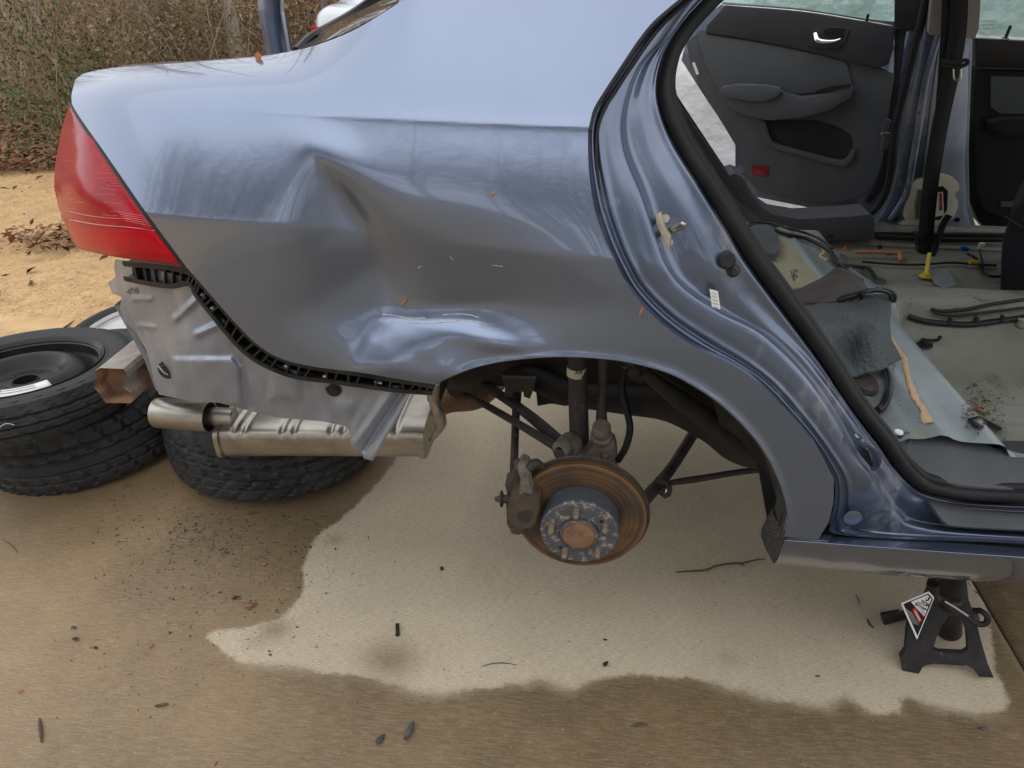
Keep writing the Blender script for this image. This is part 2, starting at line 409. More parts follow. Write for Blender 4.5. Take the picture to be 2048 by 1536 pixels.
BLEAF3 = material('evergreen_leaf', (0.05, 0.085, 0.02), (0.085, 0.12, 0.035), rough=0.6, scale=1.5)
def glass_mat(name, tint, rough=0.02, gloss=0.12):
    m = bpy.data.materials.new(name); m.use_nodes = True; N = m.node_tree.nodes; L = m.node_tree.links; N.clear()
    t = N.new('ShaderNodeBsdfTransparent'); t.inputs[0].default_value = (*tint, 1)
    g = N.new('ShaderNodeBsdfGlossy'); g.inputs['Roughness'].default_value = rough
    fr = N.new('ShaderNodeFresnel'); fr.inputs[0].default_value = 1.5
    mx = N.new('ShaderNodeMixShader'); o = N.new('ShaderNodeOutputMaterial')
    L.new(fr.outputs[0], mx.inputs[0]); L.new(t.outputs[0], mx.inputs[1]); L.new(g.outputs[0], mx.inputs[2]); L.new(mx.outputs[0], o.inputs[0]); return m
GLASS = glass_mat('green_tinted_glass', (0.72, 0.84, 0.80))
DGLASS = material('dark_rear_glass', (0.012, 0.012, 0.011), (.016, .015, .013), rough=.04, spec=.35)
# rotor: concentric rust bands
def rotor_mat():
    m = material('rusted_rotor', (0.40, 0.22, 0.07), (0.25, 0.14, 0.06), rough=0.5, metal=0.0, scale=22, bump=0.2, bscale=70)
    nt = m.node_tree; N = nt.nodes; L = nt.links; b = N['Principled BSDF']
    tc = N.new('ShaderNodeTexCoord'); ln = N.new('ShaderNodeVectorMath'); ln.operation = 'LENGTH'
    mpp = N.new('ShaderNodeMapping'); mpp.inputs['Scale'].default_value = (1, 1, 0); L.new(tc.outputs['Object'], mpp.inputs[0]); L.new(mpp.outputs[0], ln.inputs[0])
    nz = N.new('ShaderNodeTexNoise'); nz.noise_dimensions = '1D'; nz.inputs['Scale'].default_value = 110; nz.inputs['Detail'].default_value = 3; L.new(ln.outputs['Value'], nz.inputs['W'])
    n2 = N.new('ShaderNodeTexNoise'); n2.inputs['Scale'].default_value = 9; L.new(tc.outputs['Object'], n2.inputs[0])
    ad = N.new('ShaderNodeMath'); ad.operation = 'MULTIPLY_ADD'; ad.inputs[1].default_value = 1.3; L.new(n2.outputs[0], ad.inputs[0]); 
    sb = N.new('ShaderNodeMath'); sb.operation = 'ADD'; L.new(nz.outputs[0], sb.inputs[0]); sb.inputs[1].default_value = -0.62
    L.new(sb.outputs[0], ad.inputs[2])
    cr = N.new('ShaderNodeValToRGB'); e = cr.color_ramp.elements; e[0].position = 0.35; e[0].color = (0.065, 0.05, 0.04, 1); e[1].position = 0.75; e[1].color = (0.215, 0.12, 0.05, 1)
    k = cr.color_ramp.elements.new(0.52); k.color = (0.12, 0.075, 0.045, 1)
    L.new(ad.outputs[0], cr.inputs[0]); L.new(cr.outputs[0], b.inputs['Base Color']); b.inputs['Metallic'].default_value = 0.35
    return m
ROTOR = rotor_mat()
HATM = material('rust_flaked_hat', (0.075, 0.085, 0.10), (0.06, 0.068, 0.08), rough=0.5, scale=30, bump=0.2, c3=(0.33, 0.26, 0.22), s3=60, t3=0.52, w3=0.1)
HATS = material('hat_side_paint', (0.075, 0.088, 0.105), (0.06, 0.07, 0.085), rough=0.45, scale=20, c3=(0.22, 0.12, 0.07), s3=20, t3=0.62, w3=0.1)
# lens
LENS = material('red_tail_lens', (0.38, 0.002, 0.012), (0.24, 0.002, 0.008), rough=0.14, scale=46, stretch=(0.15, 1, 1), coat=0.0, spec=.28, c3=(.40,.004,.015), s3=9, t3=.56, w3=.1, lo=0.3, hi=0.7)
LENSB = material('bright_red_lens', (0.46, 0.002, 0.012), (0.36, 0.002, 0.010), rough=0.14, scale=40, stretch=(0.15, 1, 1), coat=0.0, spec=.2)
LENSL = material('lens_rib_red', (0.55, 0.012, 0.02), (0.45, 0.01, 0.015), rough=0.2, coat=0.5)

# ------------------------------------------------------------------ ground
def g3(px, py): p = at(px, py, z=0); return (p.x, p.y)
dry_px = [(815,885),(760,960),(722,1000),(690,1030),(645,1062),(622,1090),(603,1140),(609,1165),(596,1200),(560,1235),(500,1253),(425,1260),(412,1276),(440,1300),(480,1325),(560,1332),(650,1348),(720,1353),(790,1372),(850,1390),(900,1386),(1024,1371),(1090,1362),(1140,1382),(1200,1360),(1260,1350),(1330,1358),(1380,1357),(1450,1375),(1520,1395),(1600,1410),(1655,1418),(1690,1392),(1720,1415),(1760,1432),(1798,1430),(1806,1395),(1860,1412),(1940,1427),(2003,1427),(2018,1402),(1992,1340),(1985,1280),(1975,1215)]
dry = [g3(*p) for p in dry_px] + [(1.05, 1.9), (1.02, 2.3), (0.8, 2.75), (0.1, 2.9), (-0.5, 2.7), (-0.62, 2.3), (-0.50, 1.95)]
def concrete():
    m = bpy.data.materials.new('broomed_concrete'); m.use_nodes = True; nt = m.node_tree; N = nt.nodes; L = nt.links; b = N['Principled BSDF']
    def n(t, **k):
        o = N.new(t)
        for a, v in k.items(): setattr(o, a, v)
        return o
    def math_(op, a, b_=None, c=None):
        o = n('ShaderNodeMath', operation=op)
        for i, v in enumerate((a, b_, c)):
            if v is None: continue
            if isinstance(v, (int, float)): o.inputs[i].default_value = v
            else: L.new(v, o.inputs[i])
        return o.outputs[0]
    def noise_(scale, det=6, rough=0.6, sc=(1, 1, 1)):
        mp = n('ShaderNodeMapping'); mp.inputs['Scale'].default_value = sc; L.new(tc.outputs['Object'], mp.inputs[0])
        z = n('ShaderNodeTexNoise'); z.inputs['Scale'].default_value = scale; z.inputs['Detail'].default_value = det; z.inputs['Roughness'].default_value = rough
        L.new(mp.outputs[0], z.inputs['Vector']); return z.outputs[0]
    def rng_(v, a, b_, c=0.0, d=1.0):
        o = n('ShaderNodeMapRange'); L.new(v, o.inputs[0]); o.inputs[1].default_value = a; o.inputs[2].default_value = b_; o.inputs[3].default_value = c; o.inputs[4].default_value = d; return o.outputs[0]
    def mix_(f, a, b_):
        o = n('ShaderNodeMix', data_type='RGBA'); L.new(f, o.inputs[0])
        for i, v in ((6, a), (7, b_)):
            if isinstance(v, tuple): o.inputs[i].default_value = (*v, 1)
            else: L.new(v, o.inputs[i])
        return o.outputs[2]
    tc = n('ShaderNodeTexCoord'); atr = n('ShaderNodeAttribute', attribute_name='dry'); sdf = atr.outputs['Fac']
    soft = n('ShaderNodeAttribute', attribute_name='soft').outputs['Fac']
    wob = math_('MULTIPLY_ADD', noise_(30, 6, 0.7), 0.036, -0.018)
    fine = math_('MULTIPLY_ADD', noise_(260, 3, 0.7), 0.012, -0.006)
    s = math_('ADD', math_('ADD', sdf, wob), fine)
    d_sharp = rng_(s, -0.004, 0.006)
    o = n('ShaderNodeMapRange'); L.new(s, o.inputs[0]); o.inputs[1].default_value = -0.022; o.inputs[2].default_value = 0.018; d_soft = o.outputs[0]
    dmix = n('ShaderNodeMix', data_type='FLOAT'); L.new(soft, dmix.inputs[0]); L.new(d_sharp, dmix.inputs[2]); L.new(d_soft, dmix.inputs[3]); dryf = dmix.outputs[0]
    # damp blotches inside the dry patch
    st = n('ShaderNodeAttribute', attribute_name='stain').outputs['Fac']
    dryf2 = math_('MULTIPLY', dryf, math_('SUBTRACT', 1.0, st))
    big = noise_(1.3, 5, 0.6); mid = noise_(7, 6, 0.65); broom = noise_(1.0, 4, 0.8, (70, 560, 1)); broom2 = noise_(1.0, 3, 0.7, (24, 300, 1)); grain = noise_(330, 2, 0.8); speck = noise_(120, 2, 0.5)
    drc = mix_(rng_(noise_(3.2, 8, .72), 0.32, 0.68), (0.60, 0.515, 0.375), (0.50, 0.425, 0.305))
    wetc = mix_(rng_(mid, 0.3, 0.7), (0.180, 0.118, 0.048), (0.130, 0.083, 0.033))
    lx = n('ShaderNodeSeparateXYZ'); L.new(tc.outputs['Object'], lx.inputs[0])
    left = rng_(math_('MULTIPLY_ADD', big, 1.2, math_('MULTIPLY', lx.outputs[0], 1.0)), 0.45, -0.65)
    wetc = mix_(math_('MULTIPLY', left, 0.75), wetc, (0.42, 0.28, 0.135))  # left part coloured paler, standing in for brighter light and sky sheen there
    blot = rng_(noise_(2.6, 7, 0.7), 0.38, 0.66); wetc = mix_(math_('MULTIPLY', blot, 0.5), wetc, (0.085, 0.058, 0.028)); wetc = mix_(math_('MULTIPLY', rng_(noise_(5.5, 8, 0.75), 0.52, 0.7), 0.35), wetc, (0.30, 0.215, 0.12))
    wetc = mix_(n('ShaderNodeAttribute', attribute_name='dirt').outputs['Fac'], wetc, (0.11, 0.08, 0.052))
    col = mix_(dryf2, wetc, drc)
    col = mix_(math_('MULTIPLY', rng_(broom, 0.40, 0.62), 0.42), col, (0.075, 0.055, 0.035))
    col = mix_(math_('MULTIPLY', rng_(broom2, 0.45, 0.7), 0.22), col, (0.52, 0.44, 0.33))
    col = mix_(math_('MULTIPLY', rng_(grain, 0.55, 0.75), 0.38), col, (0.06, 0.045, 0.03))
    col = mix_(math_('MULTIPLY', rng_(speck, 0.68, 0.74), 0.4), col, (0.05, 0.04, 0.03))
    pz = noise_(75, 4, 0.75)
    col = mix_(math_('MULTIPLY', rng_(pz, 0.54, 0.74), 0.16), col, (0.10, 0.08, 0.055))
    col = mix_(math_('MULTIPLY', rng_(noise_(150, 3, .7, (1, 1, 1)), 0.60, 0.72), 0.30), col, (0.62, 0.53, 0.40))
    L.new(col, b.inputs['Base Color'])
    rg = n('ShaderNodeMix', data_type='FLOAT'); L.new(dryf2, rg.inputs[0]); rg.inputs[2].default_value = 0.45; rg.inputs[3].default_value = 0.9
    L.new(rg.outputs[0], b.inputs['Roughness'])
    h = math_('ADD', math_('MULTIPLY', broom, 1.0), math_('MULTIPLY', grain, 0.5))
    bp = n('ShaderNodeBump'); bp.inputs['Strength'].default_value = 0.45; bp.inputs['Distance'].default_value = 0.002; L.new(h, bp.inputs['Height']); L.new(bp.outputs[0], b.inputs['Normal'])
    return m
CONC = concrete()
def slab_ground(name, x0, x1, y0, y1, step, thick=0.12):
    nx, ny = int((x1 - x0) / step) + 1, int((y1 - y0) / step) + 1
    X, Yv = np.meshgrid(np.linspace(x0, x1, nx), np.linspace(y0, y1, ny)); P = np.stack([X.ravel(), Yv.ravel()], 1)
    d = segdist(P, dry); d[~inside(P, dry)] *= -1
    ed = np.minimum.reduce([P[:, 0] - x0, x1 - P[:, 0]]); z = -0.004 * np.exp(-ed / 0.006)
    vs = np.column_stack([P, z]); I = np.arange(nx * ny).reshape(ny, nx)
    fs = np.stack([I[:-1, :-1], I[:-1, 1:], I[1:, 1:], I[1:, :-1]], -1).reshape(-1, 4).tolist()
    V = vs.tolist(); b = len(V)
    ring = list(I[0, :]) + list(I[1:, -1]) + list(I[-1, -2::-1]) + list(I[-2:0:-1, 0])
    for i in ring: V.append([V[i][0], V[i][1], -thick])
    for k in range(len(ring)): fs.append([ring[k], b + k, b + (k + 1) % len(ring), ring[(k + 1) % len(ring)]])
    me = bpy.data.meshes.new(name); me.from_pydata(V, [], fs); me.update()
    def put(nm, arr):
        a = me.attributes.new(nm, 'FLOAT', 'POINT'); full = np.zeros(len(V)); full[:len(arr)] = arr; a.data.foreach_set('value', full.astype(np.float32))
    put('dry', d)
    px = [g3(850, 1385), g3(1100, 1370), g3(1500, 1400), g3(1650, 1415), g3(560, 1330), g3(1900,1430)]
    sf = np.zeros(len(P))
    for q in px: sf = np.maximum(sf, np.exp(-((P - q) ** 2).sum(1) / 0.10 ** 2))
    put('soft', np.clip(sf * .8 + 0.02, 0, 1))
    st = np.zeros(len(P))
    for (a, b_, ra, w) in ((780, 1318, 0.035, 0.75), (548, 1258, 0.02, 0.8), (520, 1278, 0.02, 0.4), (672, 1080, 0.012, 0.5), (1455, 1318, 0.014, 0.25)):
        q = np.array(g3(a, b_)); st = np.maximum(st, w * np.exp(-(((P - q) / [1.3, 1]) ** 2).sum(1) / ra ** 2 / 2))
    put('stain', st)
    dt = np.zeros(len(P))
    for (a, b_, ra, w) in ((440, 1060, 0.13, 0.55), (400, 1130, 0.16, 0.45), (560, 1010, 0.16, 0.5), (150, 1005, 0.2, 0.4), (600, 1100, 0.12, 0.3), (470, 1180, 0.08, 0.4)):
        q = np.array(g3(a, b_)); dt = np.maximum(dt, w * np.exp(-((P - q) ** 2).sum(1) / ra ** 2 / 2))
    put('dirt', dt)
    o = link(name, me, CONC, None, True); o['kind'] = 'structure'; return o
JX = 1.0
slab_ground('driveway', -2.35, JX - 0.005, -0.5, 3.9, 0.014)
slab_ground('driveway_slab', JX + 0.005, 5.0, -0.5, 3.9, 0.05)
o = mesh('driveway_far', [(-0.6, 3.904, 0), (12, 3.904, 0), (12, 30, 0.0), (-0.6, 30, 0.0)], [(0, 1, 2, 3)], CONC); o['kind'] = 'structure'
o = mesh('driveway_near', [(-6, -20, 0), (12, -20, 0), (12, -0.504, 0), (-6, -0.504, 0)], [(0, 1, 2, 3)], CONC); o['kind'] = 'structure'
o = mesh('driveway_side', [(5.004, -0.5, 0), (12, -0.5, 0), (12, 3.9, 0), (5.004, 3.9, 0)], [(0, 1, 2, 3)], CONC); o['kind'] = 'structure'
# soil in the joint
JOINT = material('joint_grit', (0.06, 0.04, 0.025), (0.02, 0.015, 0.012), rough=0.9, scale=60)
o = mesh('joint_fill', [(JX - 0.0045, -0.4, -0.012), (JX + 0.0045, -0.4, -0.012), (JX + 0.0045, 3.8, -0.012), (JX - 0.0045, 3.8, -0.012)], [(0, 1, 2, 3)], JOINT); o['kind'] = 'structure'
# lawn strip of dormant grass + forest floor as one terrain
STRAW = material('dormant_grass_ground', (0.56, 0.38, 0.185), (0.44, 0.285, 0.14), rough=0.95, scale=9, bump=0.6, bscale=60, c3=(0.30, 0.19, 0.10), s3=5, t3=0.58, w3=0.12)
LITTER = material('leaf_litter_ground', (0.20, 0.12, 0.07), (0.29, 0.175, 0.10), rough=0.95, scale=22, bump=1.0, bscale=50, c3=(0.09, 0.055, 0.035), s3=12, t3=0.52, w3=0.15)
def terr(x, y):
    d = max(0, y - 6.5); return -0.03 + 0.16 * d * (1 - math.exp(-d / 4)) * (1 if x < 3 else 1) + 0.02 * noise.noise(Vector((x * 1.3, y * 1.3, 0)))
def terrain(name, xs, ys, mat, dz=0.0, fn=terr):
    vs = [(x, y, fn(x, y) + dz) for y in ys for x in xs]; n = len(xs)
    fs = [(j * n + i, j * n + i + 1, (j + 1) * n + i + 1, (j + 1) * n + i) for j in range(len(ys) - 1) for i in range(n - 1)]
    o = mesh(name, vs, fs, mat); o['kind'] = 'structure'; return o
terrain('forest_floor', list(np.linspace(-70, 70, 60)), list(np.linspace(5.1, 60, 60)), LITTER, -0.02, lambda x, y: terr(x, y) - (0.25 if x > -1.5 and y < 30 and x < 13 else 0))
terrain('lawn', list(np.linspace(-12, -0.62, 40)), list(np.linspace(3.0, 5.3, 20)), STRAW, 0.0, lambda x, y: 0.005 + 0.015 * noise.noise(Vector((x * 2, y * 2, 3))) - (0.0))
terrain('lawn_edge', list(np.linspace(-12, -2.15, 30)), list(np.linspace(-2, 3.02, 20)), STRAW, 0.0, lambda x, y: 0.012 + 0.006 * noise.noise(Vector((x * 2, y * 2, 3))))
o = mesh('far_ground', [(-150, -150, -0.3), (150, -150, -0.3), (150, 150, -0.3), (-150, 150, -0.3)], [(0, 1, 2, 3)], LITTER); o['kind'] = 'structure'
# lawn overlaps the slab's far-left part
terrain('lawn_corner', list(np.linspace(-2.7, -0.62, 30)), list(np.linspace(2.42, 3.0, 14)), STRAW, 0.0, lambda x, y: 0.014 + 0.006 * noise.noise(Vector((x * 2, y * 2, 3))) - max(0, (2.52 + 0.03 * math.sin(x * 9) - y)) * 0.25)
#PARTS
# ================================================================== THE CAR
car = empty('sedan', (0.3, 1.8, 0), 'blue grey sedan on a jack stand, rear quarter dented, rear door and wheel taken off', 'car')
def curve_d(P, pts):
    """signed distance in px to an x-ordered polyline (positive below)"""
    xs = [p[0] for p in pts]; ys = [p[1] for p in pts]; y = np.interp(P[:, 0], xs, ys); dx = 1.0
    sl_ = (np.interp(P[:, 0] + 5, xs, ys) - np.interp(P[:, 0] - 5, xs, ys)) / 10
    return (P[:, 1] - y) / np.sqrt(1 + sl_ ** 2)
def sst(a, b, x): t = np.clip((x - a) / (b - a), 0, 1); return t * t * (3 - 2 * t)
def G(P, cx, cy, sx, sy, ang=0):
    a = math.radians(ang); u = (P[:, 0] - cx) * math.cos(a) + (P[:, 1] - cy) * math.sin(a); v = -(P[:, 0] - cx) * math.sin(a) + (P[:, 1] - cy) * math.cos(a)
    return np.exp(-(u / sx) ** 2 / 2 - (v / sy) ** 2 / 2)
def lip(x, w): return np.sqrt(x * x + w * w)
def body_profile():
    """side surface from a plan line along the waist crease and the tilt of each cross-section above and below it"""
    XS_ = np.arange(90, 1761, 10.0); RS = np.arange(-220, 1141, 10.0)
    low = np.interp(XS_, [90, 230, 300, 490, 700, 900, 1000, 1200, 1300, 1760], [402, 418, 425, 443, 462, 486, 496, 517, 530, 590])
    upc = np.interp(XS_, [90, 350, 500, 650, 800, 950, 1190, 1300, 1760], [214, 216, 222, 232, 240, 247, 256, 260, 290])
    edge = np.interp(XS_, [90, 165, 205, 260, 400, 520, 600, 650, 700], [168, 148, 139, 133, 123, 113, 99, 84, 64])
    yl = np.interp(XS_, [90, 140, 200, 260, 330, 400, 500, 600, 800, 1000, 1200, 1760], [1.085, 1.040, 1.000, .976, .958, .947, .938, .932, .928, .925, .925, .935])
    for _ in range(3): yl[1:-1] = (yl[:-2] + 2 * yl[1:-1] + yl[2:]) / 4
    A = np.zeros((len(RS), len(XS_)))
    for c, x in enumerate(XS_):
        tr = float(sst(820, 560, np.array(x))) if x < 820 else 0.0           # 1 over the boot, 0 on the pillar
        bb = np.interp(x, [300, 600, 1000, 1250, 1500], [-10, -9, -5, -2, 0])
        rows_ = [edge[c] - 60, edge[c] + 4, (edge[c] * .62 + upc[c] * .38), (edge[c] * .25 + upc[c] * .75), upc[c], (upc[c] * .55 + low[c] * .45), low[c], low[c] + 60, 740, 1200] if tr > 0 else None
        bt_t = [84, 81, 71, 50, 36, 23, 9, -1, bb, bb]
        def beta(r):
            bp_ = np.interp(r, [-220, 0, 150, upc[c], (upc[c] + low[c]) / 2, low[c], low[c] + 60, 740, 1200], [33, 31, 31, 30, 20, 8, -1, bb, bb])
            return bp_ * (1 - tr) + np.interp(r, rows_, bt_t) * tr if tr > 0 else bp_
        g = lambda r: (lambda v: v.z / v.y)(ray(x, r))
        def rate(r, y):
            tb = math.tan(R(beta(r))); dg = (g(r + 1) - g(r - 1)) / 2
            return tb * y * dg / max(.15, 1 - tb * g(r))
        for sgn in (-1, 1):
            y = yl[c]; r = low[c]; vals = {}
            rr = [r]; yy = [y]
            while -225 < r < 1145:
                h = 2.0 * sgn; k1 = rate(r, y); k2 = rate(r + h / 2, y + k1 * h / 2); y = min(2.2, y + k2 * h); r += h; rr.append(r); yy.append(y)
            m_ = RS < low[c] if sgn < 0 else RS >= low[c]
            if sgn < 0: rr, yy = rr[::-1], yy[::-1]
            A[m_, c] = np.interp(RS[m_], rr, yy)
    for _ in range(10): A[:, 1:-1] = (A[:, :-2] + 2 * A[:, 1:-1] + A[:, 2:]) / 4
    for _ in range(2):
        A[:, 1:-1] = (A[:, :-2] + 2 * A[:, 1:-1] + A[:, 2:]) / 4; A[1:-1] = (A[:-2] + 2 * A[1:-1] + A[2:]) / 4
    def f(P):
        P = np.asarray(P, float); u = np.clip((P[:, 0] - XS_[0]) / 10, 1, len(XS_) - 2.001); v = np.clip((P[:, 1] - RS[0]) / 10, 1, len(RS) - 2.001)
        i, j = u.astype(int), v.astype(int); i = np.clip(i, 1, len(XS_) - 3); j = np.clip(j, 1, len(RS) - 3); a, b = u - i, v - j
        def w(t): return [-.5 * t + t * t - .5 * t ** 3, 1 - 2.5 * t * t + 1.5 * t ** 3, .5 * t + 2 * t * t - 1.5 * t ** 3, -.5 * t * t + .5 * t ** 3]
        wa, wb = w(a), w(b); out = 0
        for q in range(4):
            for p in range(4): out = out + wb[q] * wa[p] * A[j + q - 1, i + p - 1]
        return out
    return f
_tp = body_profile()
LOWC = [(230, 418), (300, 425), (490, 443), (700, 462), (760, 470), (900, 486), (1000, 496), (1200, 517), (1300, 530)]
UPC = [(150, 216), (350, 216), (500, 222), (650, 232), (800, 240), (950, 247), (1190, 256), (1300, 260)]
def Ypanel(P):
    P = np.asarray(P, float); y = _tp(P)
    s = curve_d(P, LOWC); damp = 1 - 0.75 * G(P, 830, 480, 110, 90)
    y = y - 0.0075 * np.exp(-lip(s, 5) / 70) * damp * sst(120, 230, P[:, 0])
    s2 = curve_d(P, UPC); k = sst(330, 620, P[:, 0])
    y = y - (0.0022 * np.exp(-lip(s2, 2) / 16) + 0.0005 * np.tanh(-s2 / 5)) * k
    # --- collision damage
    x, v = P[:, 0], P[:, 1]
    # broad push-in ahead of the bumper corner, sharp lower flank
    sy = np.where(v < 615, 100, 50)
    D = 0.036 * np.exp(-((x - 880) / np.where(x < 880, 150, 165)) ** 2 / 2 - ((v - 610) / sy) ** 2 / 2)
    # V valley from the peak down to the right
    ax, ay, bx, by = 612, 296, 800, 660
    L = math.hypot(bx - ax, by - ay); ux, uy = (bx - ax) / L, (by - ay) / L
    al = (x - ax) * ux + (v - ay) * uy; t = (x - ax) * uy - (v - ay) * ux      # t>0 right/above
    t = t - 26 * np.sin(np.clip(al / L, 0, 1) * math.pi) + 0
    w = sst(-8, 190, al) * (1 + .25 * sst(0, 120, al)) * (1 - sst(L * 0.62, L * 1.15, al))
    wd = 10 + 0.16 * np.clip(al, 0, 400)
    e_ = lip(t, wd * 0.45) - wd * 0.45; V = np.where(t < 0, np.exp(-e_ / (wd * 2.4)), np.exp(-e_ / (wd * 0.8)))
    D = D + 0.030 * w * V
    D = D - 0.0045 * G(P, 655, 300, 60, 26, 28)
    # buckled lip above the arch corner
    D = D + 0.006 * G(P, 735, 682, 34, 42, 20) - 0.006 * G(P, 755, 742, 34, 26, -35)
    D = D - 0.007 * G(P, 870, 752, 80, 22, 5) + 0.004 * G(P, 935, 608, 60, 16, -4) - 0.003 * G(P, 1010, 690, 70, 12, 8)
    D = D - 0.003 * G(P, 950, 672, 60, 14, 12)
    for q_, h_ in (((800, 690), .0009), ((918, 686), .0009)): D = D + h_ * np.exp(-(segdist(P, [(852, 735), q_], False) / 22.0) ** 2)
    D = D - .002 * np.exp(-(segdist(P, [(722, 738), (748, 690)], False) / 20.0) ** 2) + .0010 * np.exp(-(segdist(P, [(766, 632), (850, 640), (950, 640)], False) / 9.0) ** 2)
    y = y + D
    # rolled arch lip
    ar = segdist(P, ARCH, False)
    y = y - 0.0035 * np.exp(-(ar / 9.0) ** 2) * sst(880, 960, x)
    return y
ARCH = [(868,769),(905,752),(950,735),(1000,724),(1060,717),(1120,714),(1180,716),(1240,722),(1300,735),(1350,752),(1400,780),(1440,808),(1480,845),(1515,885),(1540,925),(1560,970),(1572,1010),(1575,1045),(1568,1073)]
def sm2(pts, n): return [(p.x, p.y) for p in spline([(a, b, 0) for a, b in pts], n)]
AFRONT = [(1450,-75),(1364,0),(1296,59),(1238,141),(1185,228),(1176,300),(1185,398),(1206,469),(1232,527),(1261,580),(1314,639),(1384,691),(1455,726),(1513,762),(1572,820),(1629,886),(1668,957)]
BOTB = [(385,548),(400,565),(430,600),(470,645),(510,685),(550,712),(600,728),(660,738),(720,745),(790,757),(840,765),(868,769)]
TAILE = [(150,160),(143,205),(170,250),(200,292),(240,350),(290,422),(340,490),(372,533),(385,548)]
DECKE = [(600,99),(520,113),(400,123),(260,133),(205,139),(165,148),(150,160)]
CPIL = [(950,-110),(870,-50),(805,0),(750,36),(700,64),(645,86),(600,99)]
outline = sm2(TAILE, 30)[:-1] + sm2(BOTB, 40)[:-1] + sm2(ARCH, 80)[:-1] + [(1568,1073),(1600,1077),(1636,1079),(1657,1045),(1667,1005)] + sm2(AFRONT[::-1], 90)[:] + sm2([(1450,-75)] + [(1480,-100)], 2)[1:] + sm2(CPIL, 24)[:-1] + sm2(DECKE, 26)[:-1]
quarter = sheet('quarter_panel', outline, Ypanel, PAINT, car, step=5, edge=6, thick=0.014)
def Yp1(p): return float(Ypanel(np.array([p]))[0])
def onpanel(px, py, off=0.0):
    v = at(px, py, y=Yp1((px, py))); return v + (CAM - v).normalized() * off
# scratches
def scratch(pts, r=0.0007):
    tube('scratch', [onpanel(a, b, 0.0004) for a, b in sm2(pts, 14)], r, SCR, quarter, seg=4, n=30)
SCR = material('bare_primer_scratch', (0.62, 0.60, 0.58), (0.35, 0.34, 0.36), rough=0.7, scale=220, lo=0.45, hi=0.55)
scratch([(764,629),(790,631),(820,636),(850,636)]); scratch([(778,642),(830,646),(880,645),(915,641),(945,642),(972,648)]); scratch([(885,630),(915,628),(940,630),(958,635)])
scratch([(985,530),(1005,533)], 0.0004); scratch([(900,513),(906,520)], 0.0004); scratch([(835,537),(842,532)], 0.0005)
# trunk gutter and far deck behind the silhouette
dk = [onpanel(a, b) for a, b in sm2(DECKE[::-1], 26)]
loft('trunk_gutter', [dk, [p + Vector((0.0, 0.03, -0.002)) for p in dk], [p + Vector((0.01, 0.06, -0.022)) for p in dk], [p + Vector((0.02, 0.11, -0.05)) for p in dk], [p + Vector((0.05, 0.5, -0.12)) for p in dk]], JAMB, car)
# roof side beyond the glass
cp = [onpanel(a, b) for a, b in sm2(CPIL[::-1], 20)]
loft('rear_window_flange', [cp, [p + Vector((0, 0.02, -0.004)) for p in cp], [p + Vector((0.0, 0.05, -0.03)) for p in cp]], BLACKG, car)
pl = [at(592,101,y=1.20), at(632,68,y=1.32), at(665,50,y=1.45), at(720,16,y=1.6), at(800,-46,y=1.75), at(1000,-120,y=1.3), at(880,-60,y=1.20), at(805,0,y=1.155), at(750,35,y=1.17), at(700,62,y=1.18), at(645,84,y=1.19)]
rw = slab('rear_window', pl, 0.005, DGLASS, car)
tube('window_gasket', [at(592,101,y=1.20), at(612,80,y=1.26), at(632,66,y=1.315), at(665,48,y=1.445), at(720,14,y=1.6), at(800,-48,y=1.75)], 0.006, BLACKG, rw, seg=6)
slab('parcel_shelf', [at(600,104,y=1.26), at(655,70,y=1.5), at(800,20,y=1.7), at(1000,20,y=1.5), at(820,60,y=1.2)], 0.01, DPLAST, car)
# trunk hinge arm
hp = [at(a, b, y=1.52) for a, b in ((541,-90),(539,-20),(541,25),(549,70),(556,112))]
h = loft('trunk_hinge', [[p + o_ for p in hp] for o_ in (Vector((-.018,0,0)), Vector((-.020,-.012,0)), Vector((0.0,-.014,0)), Vector((.019,-.010,0)), Vector((.020,.02,0)), Vector((-.018,.02,0)), Vector((-.018,0,0)))], JAMB, car, sub=1)
box('trunk_latch_post', at(571,78,y=1.58), (0.018, 0.018, 0.10), BLACKG, car, bevel=0.002)

# ------------------------------------------------------------------ tail light
TL = [(140,208),(170,252),(200,294),(240,352),(290,424),(340,492),(371,533),(300,524),(230,514),(190,506),(160,498),(148,488),(133,455),(117,415),(108,375),(110,330),(122,265),(132,228)]
_ed = [((x, v), Yp1((x + 4, v)) + .003) for x, v in ((143, 208), (170, 252), (200, 294), (240, 352), (290, 424), (340, 492), (371, 533))]
_tl = TPS([(*p, y) for p, y in _ed] + [(225,420,_ed[4][1] + .022),(180,350,_ed[3][1] + .024),(150,280,_ed[2][1] + .034),(128,250,_ed[0][1] + .040),(110,330,_ed[2][1] + .105),(135,350,_ed[3][1] + .062),(108,380,_ed[3][1] + .122),(119,430,_ed[4][1] + .125),(150,430,_ed[4][1] + .070),(138,470,_ed[4][1] + .118),(160,490,_ed[4][1] + .085),(230,514,_ed[5][1] + .030),(300,522,_ed[6][1] + .010),(260,470,_ed[5][1] + .016)], reg=4e-3)
def Ytail(P): P = np.asarray(P, float); return _tl(P) - 0.010 * (1 - np.exp(-segdist(P, TL) / 9.0)) + 0.004
tl = sheet('tail_light', TL, Ytail, LENS, car, step=5, edge=5, thick=0.03)
lowb = [(139,440),(170,452),(215,462),(262,462),(318,466),(340,492),(366,528),(300,520),(230,511),(190,503),(163,495),(152,486),(140,462)]
sheet('lower_lens', lowb, lambda P: Ytail(P) - 0.0022, LENSB, tl, step=6, edge=6, thick=0.004)
